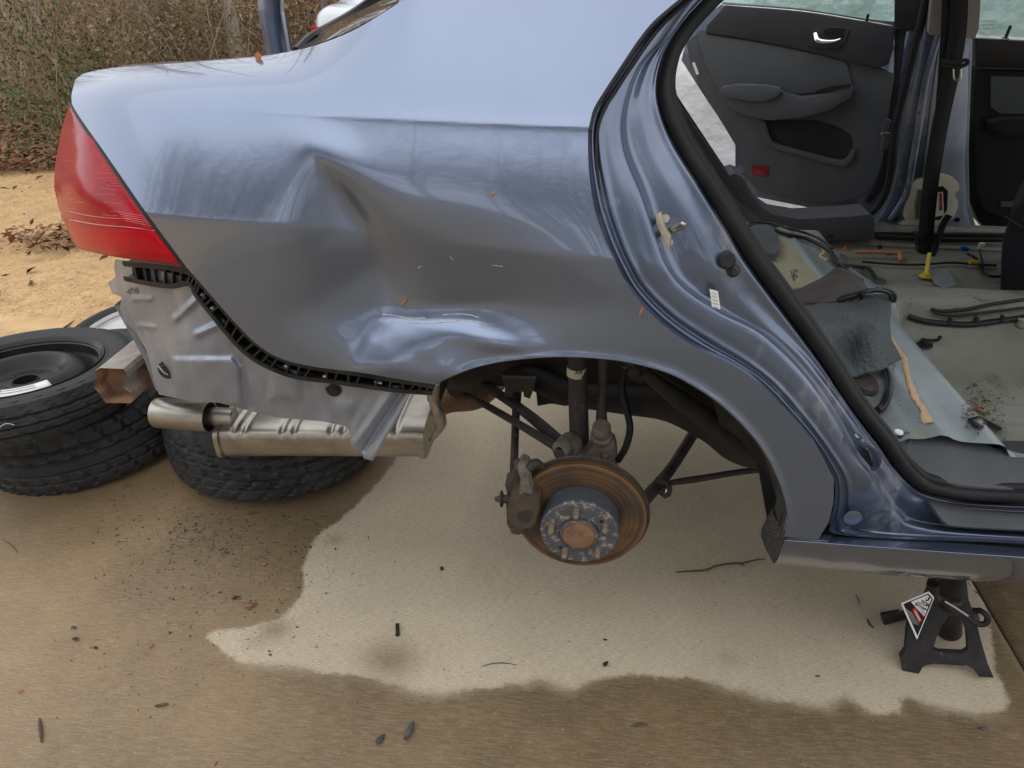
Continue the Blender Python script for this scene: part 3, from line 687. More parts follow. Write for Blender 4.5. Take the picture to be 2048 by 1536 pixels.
def lens_line(pts, r=0.0005):
    tube('lens_rib', [at(a, b, y=float(Ytail(np.array([(a, b)]))[0]) - 0.0006) for a, b in sm2(pts, 10)], r, LENSL, tl, seg=4, n=10)
random.seed(3)
for k in range(24):
    yy = 308 + k * 5.2 + random.uniform(-2, 2); x0 = random.choice([120, 122, 125, 190, 205, 215]) + random.uniform(-4, 8)
    x1 = min(x0 + random.uniform(14, 40), 150 + (yy - 215) * 0.69 - 10)
    if x1 > x0 + 6: lens_line([(x0, yy), (x1, yy + 2 + random.uniform(-1, 1))], 0.00035)
lens_line([(140,440),(200,450),(262,455),(310,462)], 0.0009); lens_line([(120,418),(170,430),(215,436),(275,438)], 0.0006)
for k in range(5): lens_line([(238 + k * 3, 425 + k * 4), (300 + k * 3, 434 + k * 5)], 0.0005)
def text(name, body, P0, xdir, ydir, size, mat, parent=None, ext=0.0003, align='CENTER', bold=False):
    cu = bpy.data.curves.new(name, 'FONT'); cu.body = body; cu.size = size; cu.align_x = align; cu.align_y = 'CENTER'; cu.extrude = ext; cu.resolution_u = 3
    if bold: cu.offset = size * 0.02
    t = bpy.data.objects.new(name, cu); COL.objects.link(t); bpy.context.view_layer.update()
    me = bpy.data.meshes.new_from_object(t.evaluated_get(bpy.context.evaluated_depsgraph_get())); bpy.data.objects.remove(t); bpy.data.curves.remove(cu)
    x = xdir.normalized(); n = x.cross(ydir).normalized(); y = n.cross(x)
    M = Matrix((x, y, n)).transposed().to_4x4(); M.translation = P0; me.transform(M)
    me.materials.clear()
    return link(name, me, mat, parent, smooth=False)
# dark gasket along the lamp
tube('lamp_gasket', [onpanel(a, b, -0.001) for a, b in sm2([(x - 3, y + 2) for x, y in TAILE[1:-1]], 16)], 0.0028, BLACKG, tl, seg=6, n=50)
_p = [at(264, 480, y=float(Ytail(np.array([(264, 480)]))[0]) - 0.0035), at(274, 480, y=float(Ytail(np.array([(274, 480)]))[0]) - 0.0035)]
text('lens_marking', 'SAE 02', _p[0], _p[1] - _p[0], Vector((0, 0, 1)), 0.006, STICKR, tl)

# ------------------------------------------------------------------ bumper side bracket (ribbed)
br = empty('bumper_bracket', at(550, 715, y=.97)); br.parent = car; br.matrix_parent_inverse = wmat(car).inverted()
top_c = [(248,527),(300,531),(345,536),(385,548),(400,565),(430,600),(470,645),(510,685),(550,712),(600,729),(660,740),(720,748),(790,760),(840,768),(866,773)]
bot_c = [(250,557),(300,567),(345,572),(378,567),(392,590),(416,620),(452,665),(492,707),(540,736),(592,754),(655,762),(712,770),(786,780),(835,784),(864,786)]
NB = 27
T2 = [onpanel(a, b, 0.0) + Vector((0, .006, 0)) for a, b in [(max(p[0],250), p[1]) for p in top_c]]
def yb(px): return 1.015 if px < 300 else float(np.interp(px, [300, 400, 600, 860], [0.995, 0.965, 0.962, 0.945]))
T2 = anchors([at(a, b, y=yb(a)) for a, b in top_c], 8); B2 = anchors([at(a, b, y=yb(a) + 0.004) for a, b in bot_c], 8)
tube('rail', T2, 0.0032, BPLAST, br, seg=6, n=90, flat=1.6); tube('rail', B2, 0.0030, BPLAST, br, seg=6, n=90, flat=1.6)
loft('back_plate', [[p + Vector((0, .020, 0)) for p in T2], [p + Vector((0, .022, 0)) for p in B2]], BPLAST, br, sub=1)
loft('upper_web', [T2, [p + Vector((0, .022, 0)) for p in T2]], BPLAST, br, sub=1); loft('lower_web', [B2, [p + Vector((0, .022, 0)) for p in B2]], BPLAST, br, sub=1)
random.seed(11)
n_ = len(T2)
for k in range(1, 34):
    i = int(k / 34 * (n_ - 1)); j = min(n_ - 1, max(0, i + random.choice([-1, 0, 0, 1])))
    a, b = T2[i], B2[j]; m_ = 0.0016; tx = (T2[min(i + 1, n_ - 1)] - T2[max(0, i - 1)]).normalized() * m_
    D = Vector((0, .021, 0)); U = Vector((0, -.001, 0))
    mesh('rib', [a - tx + U, a + tx + U, b + tx + U, b - tx + U, a - tx + D, a + tx + D, b + tx + D, b - tx + D], [(0,1,2,3),(0,4,5,1),(1,5,6,2),(2,6,7,3),(3,7,4,0)], BPLAST, br, smooth=False)
for (a, b, c, d) in ((395,572,412,590),(418,604,428,612),(486,655,502,668),(560,722,580,728),(735,755,765,760),(640,745,655,747)):
    p = at((a + c) / 2, (b + d) / 2 + 5, y=yb(a) + 0.008); q = at(c, d + 5, y=yb(a) + 0.008)
    tube('clip', [p, q], 0.005, PRIMER, br, seg=8, n=2, flat=0.6)

# ------------------------------------------------------------------ exposed rear corner panel
CP = [(230,520),(300,535),(380,558),(405,590),(450,645),(500,700),(550,730),(610,748),(700,758),(790,772),(822,775),(819,792),(800,830),(776,868),(762,895),(745,922),(728,917),(722,903),(706,897),(699,882),(702,866),(690,852),(640,842),(560,836),(500,822),(440,806),(380,802),(318,789),(309,765),(300,725),(291,697),(268,660),(247,640),(240,615),(243,594),(226,588),(216,566),(231,553),(228,535)]
_cp = TPS([(230,520,1.10),(216,566,1.14),(243,594,1.10),(250,640,1.12),(291,697,1.09),(305,760,1.08),(280,560,1.03),(330,600,1.005),(380,560,.985),(330,700,1.02),(400,650,.99),(500,700,.985),(450,750,1.0),(400,802,1.02),(560,760,.985),(560,836,1.01),(700,780,.98),(700,860,.99),(815,780,.965),(740,915,.985),(640,842,1.0)], reg=1e-3)
def ridge(P, a, b, w, h):
    return h * np.exp(-(segdist(P, [a, b], False) / w) ** 2)
def Ycorner(P):
    P = np.asarray(P, float); y = _cp(P)
    y = y - ridge(P, (392,600), (352,637), 7, .009) - ridge(P, (447,645), (395,668), 7, .009) - ridge(P, (268,598), (300,598), 5, .007) - ridge(P, (280,651), (308,655), 5, .007) + ridge(P, (470,690), (500,810), 10, .004)
    # pressed field with rounded corner, raised
    fld = sst(-8, 8, segdist(P, [(345,716),(462,716),(480,735),(484,812),(345,812)]) * np.where(inside(P, [(345,716),(462,716),(480,735),(484,812),(345,812)]), 1, -1))
    y = y - 0.010 * fld
    f2 = [(545,742),(600,748),(598,800),(540,798)]
    y = y - 0.008 * sst(-10, 10, segdist(P, f2) * np.where(inside(P, f2), 1, -1))
    y = y + ridge(P, (345,560), (360,690), 14, .004)
    y = y - 0.006 * G(P, 690, 812, 16, 12) + .004 * G(P, 470, 665, 14, 12) 
    # folded flap: two rolled beads
    y = y - ridge(P, (792,772), (712,885), 8, .009) + ridge(P, (806,782), (728,900), 5, .006) - ridge(P, (818,790), (745,915), 9, .010)
    y = y + 0.0012 * np.sin(P[:, 0] / 5.0 + P[:, 1] / 9.0) * G(P, 735, 850, 25, 50, -35)
    y = y + 0.0012 * np.sin(P[:, 0] * 0.09) * np.sin(P[:, 1] * 0.07 + 1) 
    return y
corner = sheet('rear_corner_panel', CP, Ycorner, PRIMER, car, step=4.5, edge=6, thick=0.004)
for (a, b, r, m_) in ((333,740,.0165,DARKM), (667,777,.0145,BPLAST)):
    p = at(a, b, y=float(Ycorner(np.array([(a, b)]))[0])); nrm = (CAM - p); nrm = Vector((-.05, -1, .12)).normalized()
    lathe('plug', [(0, .006), (r * .25, .006), (r * .3, .004), (r * .5, .004), (r * .55, .0055), (r * .62, .005), (r * .66, .002), (r, .0015), (r, -.003)], frame(p, nrm), m_, corner, 24)
    if a == 333: tube('wire_clip', [p + nrm * .007 + Vector((-.008, 0, .012)), p + nrm * .009, p + nrm * .007 + Vector((.006, 0, -.006))], .002, ZINC, corner, seg=6)
# smear of sealant
SMEAR = material('grey_smear', (0.17, 0.165, 0.155), rough=0.8)
for k in range(7):
    a, b = 258 + random.uniform(0, 26), 576 + random.uniform(0, 10)
    q = [(a, b), (a + random.uniform(-9, 9), b + random.uniform(-4, 6)), (a + random.uniform(-9, 9), b + random.uniform(-4, 8))]
    tube('sealant_smear', [at(u, v, y=float(Ycorner(np.array([(u, v)]))[0]) - .001) for u, v in q], .0013, SMEAR, corner, seg=5, n=8)
# far rear body face (behind the corner panel)
slab('rear_body_face', [at(300,560,y=1.12), at(240,610,y=1.2), at(300,720,y=1.2), at(322,780,y=1.2), at(322,780,y=2.3), at(300,560,y=2.3)], 0.01, PRIMER, car)
# ------------------------------------------------------------------ bumper beam
bb0 = [(190,742),(200,736),(246,738),(252,745),(254,756),(246,766),(248,776),(262,785),(268,800),(262,806),(212,806),(206,800),(200,788),(188,776),(189,764),(193,756)]
fy = 1.20
near = [at(a, b, y=fy) for a, b in bb0]; vec = at(282, 668, y=1.52) - at(196, 738, y=1.2)
vec = Vector((0.02, 0.85, 0.015))
nb_ = near; fr_ = [p + vec for p in near]
cen = sum(near, Vector()) / len(near)
inr = [cen + (p - cen) * 0.86 + Vector((0, .012, 0)) for p in near]; deep = [cen + (p - cen) * 0.82 + Vector((0, .03, 0)) for p in near]
n = len(near); vs = near + fr_; fs = [(i, (i + 1) % n, n + (i + 1) % n, n + i) for i in range(n)]
beam = mesh('bumper_beam', vs, fs, BEAM, car, smooth=False)
vs = near + inr + deep; fs = [(i, (i + 1) % n, n + (i + 1) % n, n + i) for i in range(n)] + [(n + i, n + (i + 1) % n, 2 * n + (i + 1) % n, 2 * n + i) for i in range(n)] + [tuple(range(2 * n, 3 * n))]
mesh('rusty_end', vs, fs, RUSTY, beam, smooth=False)
slab('beam_lower_lip', [at(262,806,y=1.21), at(300,752,y=1.5), at(306,742,y=1.6), at(300,732,y=1.6), at(262,786,y=1.25)], .01, RUSTY, beam)
# ------------------------------------------------------------------ exhaust
my = 1.42
mL, mR = at(470, 855, y=my), at(855, 853, y=my)
c0 = at(462, 853, y=my); c1 = at(862, 852, y=my)
mf = empty('muffler', (c0 + c1) / 2); mf.parent = car; mf.matrix_parent_inverse = wmat(car).inverted()
def muf_ring(x, s=1.0, rib=0.0):
    out = []
    cz = c0.z + (c1.z - c0.z) * ((x - c0.x) / (c1.x - c0.x)); hy, hz = 0.105 * s, 0.048 * s
    for k in range(48):
        a = 2 * math.pi * k / 48; ca, sa = math.cos(a), math.sin(a); p = 0.45
        yy = hy * abs(ca) ** p * (1 if ca >= 0 else -1); zz = hz * abs(sa) ** p * (1 if sa >= 0 else -1)
        zz -= rib if zz > 0.3 * hz else 0
        out.append(Vector((x, my + 0.02 + yy, cz + zz)))
    return out
XS = np.linspace(c0.x + .006, c1.x - .006, 120); rings = []
for x in XS:
    u = (x - XS[0]) / (XS[-1] - XS[0]); rb = 0.0
    for c in (0.09, 0.145, 0.33, 0.39, 0.57, 0.63, 0.82, 0.88): rb += 0.006 * math.exp(-((u - c) / 0.011) ** 2)
    rings.append(muf_ring(x, 1.0, rb))
vs = [p for r in rings for p in r]; fs = [(i * 48 + k, i * 48 + (k + 1) % 48, (i + 1) * 48 + (k + 1) % 48, (i + 1) * 48 + k) for i in range(len(rings) - 1) for k in range(48)]
mesh('shell', vs, fs, STEEL, mf)
for x, w in ((c0.x, .012), (c1.x - .012, .014)):
    r1, r2 = muf_ring(x, 1.06), muf_ring(x + w, 1.06); r0, r3 = muf_ring(x, .2), muf_ring(x + w, .2); V = r0 + r1 + r2 + r3
    mesh('end_seam', V, [(j * 48 + k, j * 48 + (k + 1) % 48, (j + 1) * 48 + (k + 1) % 48, (j + 1) * 48 + k) for j in range(3) for k in range(48)] + [tuple(range(48)), tuple(range(144, 192))], STEEL, mf, smooth=False)
for u in (0.24, 0.24, 0.48, 0.72):
    pass
for (a, b) in ((560,826),(560,845),(650,838),(650,853),(742,845),(745,862)):
    zz_ = c0.z + .0475
    p, q = (at(a - 18, b, z=zz_), at(a + 18, b, z=zz_)); q.y = p.y
    tube('pressed_bead', [p, p.lerp(q, .5), q], [.002, .005, .005, .002], STEEL, mf, seg=10, n=12, flat=.6)
tp = at(312, 825, y=1.36); tq = at(420, 833, y=1.36)
ax = (tq - tp).normalized()
lathe('tail_pipe', [(.030, .0), (.036, .001), (.038, .006), (.038, (tq - tp).length), (.0355, (tq - tp).length), (.0355, .01), (.030, .0)], frame(tp, ax), STEEL, mf, 40)
cyl('inner_pipe', at(330, 827, y=1.37), at(470, 835, y=1.38), .024, STEEL, mf, 28)
tube('hanger', [at(868,765,y=1.30), at(868,800,y=1.30), at(878,830,y=1.30), at(880,850,y=1.32), at(868,872,y=1.33), at(860,880,y=1.34)], [.014, .012, .015, .015, .009, .004], STEEL, mf, seg=10, n=22)
box('hanger_plate', at(866, 786, y=1.31), (.026, .012, .045), BEAM, mf, bevel=.002)
tube('exhaust_pipe', [at(868,812,y=1.5), at(900,800,y=1.5), at(950,795,y=1.55), at(985,770,y=1.7), at(1010,740,y=1.9)], .032, RUSTY, mf, seg=18, n=24)

# ------------------------------------------------------------------ underbody seen through the wheel opening
AR = sm2(ARCH, 70)
a0 = [at(a, b, y=Yp1((a, b)) + .012) for a, b in AR]
cx_, cz_ = at(1165, 1010, y=1.05).x, at(1165, 1010, y=1.05).z
def toward(p, s, dy): return Vector((cx_ + (p.x - cx_) * s, p.y + dy, cz_ + (p.z - cz_) * s))
loft('wheel_arch_lip', [a0, [toward(p, .985, .012) for p in a0], [toward(p, 1.0, .03) for p in a0], [toward(p, 1.02, .10) for p in a0], [toward(p, 1.02, .34) for p in a0], [toward(p, .96, .46) for p in a0]], DARKM, car)
def ppoly(name, px, y, th, mat, parent=car, bevel=0.0, rnd=0, off=0): return pslab(name, px, (Vector((0, y, 0)), Vector((0, -1, 0))), th, mat, parent, bevel, off, rnd)
def pq(name, pts, r, mat, parent=car, **k): return tube(name, [at(a, b, y=y) for a, b, y in pts], r, mat, parent, **k)
ppoly('inner_wheel_house', [(850,700),(1500,700),(1640,900),(1600,990),(1550,950),(1535,938),(1500,905),(1450,880),(1400,862),(1350,838),(1290,822),(1240,818),(1190,806),(1130,812),(1090,805),(1070,778),(1000,772),(940,785),(880,775),(840,760)], 1.46, .03, DARKM)
pq('frame_rail', [(900,772,1.5),(990,745,1.5),(1060,752,1.45),(1130,785,1.40),(1250,800,1.38),(1340,812,1.38),(1420,850,1.38),(1480,895,1.38),(1560,915,1.38)], [.03,.032,.034,.03,.036,.04,.045,.045,.04], DARKM, seg=14, n=60, flat=.8)
pq('liner_fold', [(1285,742,1.2),(1350,790,1.22),(1430,850,1.24),(1500,905,1.25),(1560,925,1.25)], [.012,.02,.024,.022,.012], DARKM, seg=10, n=40)
ppoly('liner_flap', [(1420,760),(1475,800),(1530,880),(1568,985),(1560,1010),(1530,940),(1480,880),(1440,850),(1425,800)], 1.16, .02, DARKM, bevel=.004)
ppoly('heat_shield', [(1086,770),(1108,775),(1110,806),(1075,812),(1072,780)], 1.4, .004, BLACKG); 
ppoly('subframe_bracket', [(1003,756),(1072,758),(1066,782),(1060,798),(1048,794),(1046,784),(1028,786),(1020,800),(1008,792),(1010,775)], 1.36, .012, ARM, bevel=.002)
pq('orange_tag', [(1372,762,1.15),(1392,772,1.14)], .006, ORANGE, seg=6, n=4, flat=.4)
sus = empty('rear_suspension', at(1160, 1000, y=1.12)); sus.parent = car; sus.matrix_parent_inverse = wmat(car).inverted()
def sq(name, pts, r, mat=ARM, **k): return pq(name, pts, r, mat, sus, **k)
sh = sq('shock_absorber', [(1153,690,1.17),(1156,790,1.17),(1160,912,1.17)], [.0175, .0175, .019, .0195, .0195], seg=20, n=30)
lathe('shock_label', [(.0185, -.009), (.0185, .009)], frame(at(1153, 741, y=1.17), (0, 0, 1)), CREAM, sus, 24); text('label_print', 'A4', at(1157, 746, y=1.149), Vector((1, 0, 0)), Vector((0, 0, 1)), .012, STICKB, sus)
sq('upper_link', [(925,745,1.55),(1000,790,1.40),(1060,832,1.28),(1128,892,1.13)], [.011, .0115, .012, .0135], seg=12, n=24)
sq('toe_link', [(905,775,1.60),(935,790,1.5),(1020,838,1.3),(1112,893,1.11)], [.010, .0088, .0086, .0095], seg=12, n=24)
sq('vertical_link', [(1034,775,1.40),(1031,850,1.28),(1027,960,1.16)], [.012, .009, .0085, .009], seg=12, n=20)
lathe('bushing', [(.013, -.018), (.0235, -.018), (.025, -.014), (.025, .014), (.0235, .018), (.013, .018)], frame(at(1137, 892, y=1.135), (-.35, -1, .25)), KNUCK, sus, 28)
lathe('link_eye', [(.008, -.010), (.016, -.010), (.018, -.006), (.018, .006), (.016, .010), (.008, .010)], frame(at(1124, 897, y=1.10), (-.5, -1, .1)), KNUCK, sus, 24)
cyl('nut', at(1116, 908, y=1.085), at(1126, 903, y=1.105), .0105, CALIP, sus, 6)
sq('ball_joint_arm', [(1207,700,1.19),(1206,760,1.18),(1203,830,1.15),(1203,850,1.14)], [.013, .0095, .0085, .012], seg=14, n=24)
lathe('ball_joint', [(0, .022), (.014, .021), (.0175, .016), (.018, 0), (.0165, -.010), (.021, -.014), (.022, -.024), (.019, -.032), (0, -.034)], frame(at(1203, 862, y=1.125), (-.05, -.45, 1)), KNUCK, sus, 30)
ppoly('knuckle', [(1186,894),(1196,886),(1228,884),(1234,900),(1236,935),(1226,948),(1180,938),(1135,932),(1122,918),(1140,902),(1165,912)], 1.12, .03, KNUCK, sus, bevel=.003)
cyl('bolt', at(1210, 911, y=1.112), at(1210, 911, y=1.124), .006, RUSTY, sus, 6)
sq('brake_hose', [(1249,735,1.16),(1244,774,1.15),(1252,815,1.13),(1260,855,1.11),(1252,893,1.105),(1236,921,1.11)], .0068, RUBBER, seg=10, n=40)
box('hose_fitting', at(1255, 738, y=1.18), (.028, .02, .018), ARM, sus, rot=(0, .3, .2), bevel=.002)
box('hose_bracket', at(1275, 752, y=1.2), (.035, .008, .022), ARM, sus, rot=(0, .5, .2), bevel=.002)
sq('lower_arm', [(1384,872,1.50),(1340,940,1.32),(1284,1005,1.14)], [.0135, .0125, .014], seg=14, n=16)
sq('handbrake_cable', [(1575,934,1.45),(1480,944,1.38),(1400,957,1.3),(1342,966,1.25),(1330,975,1.22),(1322,985,1.2)], [.0075, .0075, .0075, .008, .006], seg=10, n=30)
ppoly('cable_bracket', [(1312,958),(1330,960),(1345,978),(1342,992),(1330,998),(1312,985),(1304,975)], 1.22, .006, ARM, sus, bevel=.001)
cyl('bolt', at(1330, 981, y=1.208), at(1330, 981, y=1.222), .005, ZINC, sus, 6)
# disc
HF = at(1158, 1067, y=.998); axd = Vector((-.02, -1, .015)).normalized()
dc = HF - axd * .047
M = frame(dc, axd)
def local(o, M):
    o.data.transform(M.inverted()); o.matrix_basis = o.parent and (wmat(o.parent) @ o.matrix_parent_inverse).inverted() @ M or M; return o
disc = lathe('brake_disc', [(.06, -.012), (.1225, -.012), (.1245, -.011), (.125, -.010), (.125, -.0075), (.121, -.007), (.121, -.003), (.125, -.0025), (.125, 0), (.1245, .001), (.1225, .0015), (.0775, .0015), (.0755, .0005), (.0735, .0005)], M, ROTOR, sus, 96)
local(disc, M)
lathe('disc_hat', [(.0735, -.002), (.0735, .040), (.0725, .044), (.070, .046), (.038, .046), (.0365, .045), (.0, .045)], M, HATM, disc, 72, ang=30)
lathe('hat_side', [(.0738, .0), (.0738, .040)], M, HATS, disc, 72)
lathe('hub_cap', [(.034, .044), (.034, .050), (.033, .052), (.031, .053), (.0295, .0525), (.029, .056), (.024, .0585), (.012, .0602), (0, .0605)], M, RUSTY, disc, 48)
lathe('hub_rim', [(.0345, .045), (.0352, .051), (.0342, .0525), (.0322, .053)], M, HATM, disc, 48)
for k in range(5):
    a = R(112 + 72 * k - 14); c = M @ Vector((math.cos(a) * .0525, math.sin(a) * .0525, .045))
    # local x of frame may be flipped; fine for a symmetric pattern
    prof = [(0, .0)] ; L = .0245
    prof = [(.0095, 0), (.0093, .0012), (.0065, .0016)]
    for q in range(14): prof += [(.0062, .002 + q * .00135), (.0054, .0027 + q * .00135)]
    prof += [(.0045, L - .001), (.0038, L), (0, L)]
    lathe('wheel_stud', prof, frame(c, axd), STUD, disc, 14, ang=60)
for k in range(2):
    a = R(40 + 190 * k); c = M @ Vector((math.cos(a) * .052, math.sin(a) * .052, .0462))
    cyl('screw_hole', c, c + axd * .0008, .0035, BLACKG, disc, 10)
bs = lathe('dust_shield', [(.05, -.022), (.126, -.022), (.131, -.018), (.1325, -.012), (.1305, -.016), (.124, -.0205), (.05, -.0205)], M, KNUCK, sus, 80)
cyl('hub', M @ Vector((0, 0, -.09)), M @ Vector((0, 0, -.02)), .04, KNUCK, sus)
# caliper: carrier arm, body, pad, pins
cal = empty('brake_caliper', at(1045, 1010, y=1.04)); cal.parent = sus; cal.matrix_parent_inverse = wmat(sus).inverted()
ppoly('carrier', [(1030,935),(1042,960),(1040,990),(1038,1020),(1030,1055),(1040,1064),(1050,1068),(1024,1068),(1014,1050),(1012,1010),(1014,990),(1010,970),(1022,962)], 1.055, .035, CALIP, cal, bevel=.004)
ppoly('caliper_body', [(1036,997),(1048,992),(1068,996),(1080,1002),(1081,1018),(1076,1034),(1074,1050),(1062,1058),(1040,1061),(1022,1052),(1014,1040),(1016,1015),(1024,1002)], 1.005, .055, CALIP, cal, bevel=.007)
ppoly('caliper_window', [(1036,1027),(1052,1021),(1066,1024),(1058,1045),(1042,1046),(1034,1037)], 1.0035, .006, DARKM, cal, bevel=.001)
ppoly('piston_housing', [(1041,958),(1058,955),(1061,975),(1066,990),(1062,999),(1042,996),(1037,985)], 1.015, .03, KNUCK, cal, bevel=.004)
ppoly('bridge', [(1034,938),(1044,926),(1056,932),(1060,945),(1058,960),(1042,962),(1036,950)], 1.03, .03, KNUCK, cal, bevel=.005)
pq('banjo_pipe', [(1056,938,1.03),(1070,926,1.04),(1086,934,1.05)], [.008, .009, .007], ARM, cal, seg=10)
pq('guide_boot', [(1034,918,1.06),(1040,940,1.05)], .008, CALIP, cal, seg=10)
cyl('slide_pin', at(1000, 998, y=1.05), at(1022, 998, y=1.05), .0085, CALIP, cal); cyl('pin_washer', at(1001, 998, y=1.05), at(1005, 998, y=1.05), .0165, CALIP, cal); cyl('pin_tip', at(990, 998, y=1.05), at(1001, 998, y=1.05), .004, CALIP, cal, r2=.008)
ppoly('pad_ear', [(1018,1055),(1050,1057),(1052,1064),(1038,1071),(1022,1068)], 1.02, .02, CALIP, cal, bevel=.003)

# ------------------------------------------------------------------ door jamb
JA = AFRONT[:] + [(1668,1012),(1661,1048),(1700,1072),(2060,1088),(2250,1101)]
JC = [(1470,-75),(1384,0),(1326,82),(1276,141),(1250,225),(1254,300),(1290,390),(1311,455),(1337,527),(1373,574),(1443,621),(1525,662),(1583,715),(1636,779),(1677,844),(1710,905),(1745,948),(1768,985),(1795,1022),(1850,1052),(2060,1069),(2250,1077)]
JD = [(1490,-75),(1408,0),(1355,59),(1326,117),(1317,190),(1345,275),(1400,365),(1450,445),(1501,527),(1548,592),(1595,656),(1648,732),(1675,775),(1705,820),(1736,861),(1762,893),(1790,935),(1822,968),(1856,988),(1930,1002),(2060,1008),(2250,1012)]
JA[0] = (1450, -75)
def yA(i):
    return Yp1(JA[i]) if i < 17 else .94
def jcurve(t, off):
    pts = []
    for i in range(len(JA)):
        if t <= 1: px = (JA[i][0] + (JC[i][0] - JA[i][0]) * t, JA[i][1] + (JC[i][1] - JA[i][1]) * t)
        else: px = (JC[i][0] + (JD[i][0] - JC[i][0]) * (t - 1), JC[i][1] + (JD[i][1] - JC[i][1]) * (t - 1))
        base = yA(i) + (0.02 if i >= 19 else 0.01 if i == 18 else 0)
        pts.append(at(*px, y=base + off))
    return anchors(pts, 6)
cur = [jcurve(t, o_) for t, o_ in ((0.0, .016), (.05, .030), (.12, .026), (.22, .036), (.30, .032), (.42, .035), (.6, .036), (.85, .040), (.95, .046), (1.0, .058), (1.10, .066), (1.25, .068), (1.5, .070), (1.75, .078), (1.92, .080), (2.0, .095))]
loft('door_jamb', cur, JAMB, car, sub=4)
# shut-line shadow return joins panel and jamb
loft('shut_line_return', [[p for p in jcurve(0.0, .001)], [p for p in jcurve(0.0, .016)]], BLACKG, car, sub=1)
tube('gutter_moulding', [onpanel(a, b, -.002) for a, b in sm2([(1462,-86),(1370,-6),(1302,53),(1243,136),(1190,220),(1179,262)], 12)], .0032, BLACKG, car, seg=6, n=40)
tube('gutter_moulding', [at(a, b, y=Yp1((a, b)) + .03) for a, b in sm2([(1478,-86),(1384,-6),(1316,59),(1258,140),(1205,225),(1192,290),(1196,380)], 14)], .0030, BLACKG, car, seg=6, n=40)
sealp = [at(JD[i][0] + dx, JD[i][1] + dy, y=yA(i) + .085) for i, (dx, dy) in enumerate([(13,6),(13,6),(14,7),(15,5),(16,2),(15,-3),(14,-5),(13,-6),(12,-7),(12,-8),(12,-8),(12,-8),(12,-8),(12,-8),(12,-9),(12,-9),(11,-10),(8,-12),(5,-13),(2,-14),(0,-14),(0,-14)])]
seal = tube('door_seal', sealp, .0105, RUBBER, car, seg=14, n=200)
s2_ = [p + Vector((.004, .018, .004)) for p in sealp]
tube('seal_lip', s2_, .010, RUBBER, seal, seg=10, n=160)
# inner trim behind the seal
sp = anchors(sealp, 5)
def inner(k, dy, s): return [p + Vector((s * (1 if i < 5 * 8 else 1), dy, 0)) for i, p in enumerate(sp)]
loft('pillar_inner_trim', [inner(0, .02, .0), inner(0, .05, .006), inner(0, .12, .0), inner(0, .16, -.06)][:4], DPLAST, car)
# striker, pins, stickers
PJ = (at(1330, 470, y=1.005), Vector((0, -1, 0)))
st = pslab('striker_plate', [(1311,428),(1322,424),(1331,455),(1342,470),(1340,500),(1333,498),(1322,470),(1312,448)], (at(1326, 460, y=.978), Vector((-.25, -1, .1)).normalized()), .006, ZINC, car, bevel=.0015)
a_, b_ = at(1331, 463, y=.995), at(1366, 447, y=.965)
tube('striker_loop', [a_, a_.lerp(b_, .8), b_, at(1368, 453, y=.968), at(1345, 462, y=.985), at(1335, 468, y=.998)], .0032, ZINC, st, seg=10, n=30)
tube('striker_bolt', [at(1328, 436, y=1.0), at(1331, 437, y=.990)], .006, ZINC, st, seg=10, n=3); tube('striker_bolt', [at(1335, 484, y=1.0), at(1338, 485, y=.990)], .006, ZINC, st, seg=10, n=3)
def jplug(a, b): return at(a, b, y=1.0)
gr = slab('grommet', spline([at(a, b, y=1.004) for a, b in ((1437,508),(1455,502),(1470,508),(1482,535),(1480,548),(1465,554),(1450,545),(1436,520))], 30, closed=True), .02, BPLAST, car, bevel=.003, dirv=Vector((0, 1, 0)))
lathe('button', [(0, .012), (.010, .012), (.0125, .009), (.013, 0)], frame(at(1452, 519, y=1.0), (0, -1, .2)), BPLAST, gr, 20)
lathe('button', [(0, .014), (.004, .014), (.0045, .009), (.008, .007), (.0095, .003), (.0105, 0)], frame(at(1466, 541, y=1.0), (0, -1, .2)), BPLAST, gr, 20)
lb = pslab('paint_code_label', [(1419,578),(1436,583),(1441,619),(1424,614)], (at(1430, 600, y=.975), Vector((0, -1, .1)).normalized()), .0012, WHITE, car)
pslab('label_print', [(1419,578),(1436,583),(1441,619),(1424,614)], (at(1430, 600, y=.975), Vector((0, -1, .1)).normalized()), .001, GREYPR, lb) if False else None
for k in range(5):
    p = at(1424 + k * .9, 585 + k * 7, y=.9735); q = at(1434 + k * .9, 588 + k * 7, y=.9735); tube('print_line', [p, q], .0006, GREYPR, lb, seg=4, n=2)
# hinge-like bent tab on the lower jamb
pq('bent_tab', [(1712,868,.985),(1722,880,.975),(1716,886,.965),(1738,892,.96),(1752,910,.965),(1752,930,.975),(1745,940,.985)], [.004,.007,.007,.008,.008,.006,.003], JAMB, car, seg=10, n=40, flat=.5)
ppoly('tab_slot', [(1724,895),(1738,903),(1748,935),(1742,938),(1728,912)], .992, .004, BLACKG, bevel=.0)
lathe('painted_dimple', [(.014, 0), (.0145, .0015), (.013, .002), (0, .0012)], frame(at(1705, 1035, y=.968), (0, -1, .1)), JAMB, car, 24)

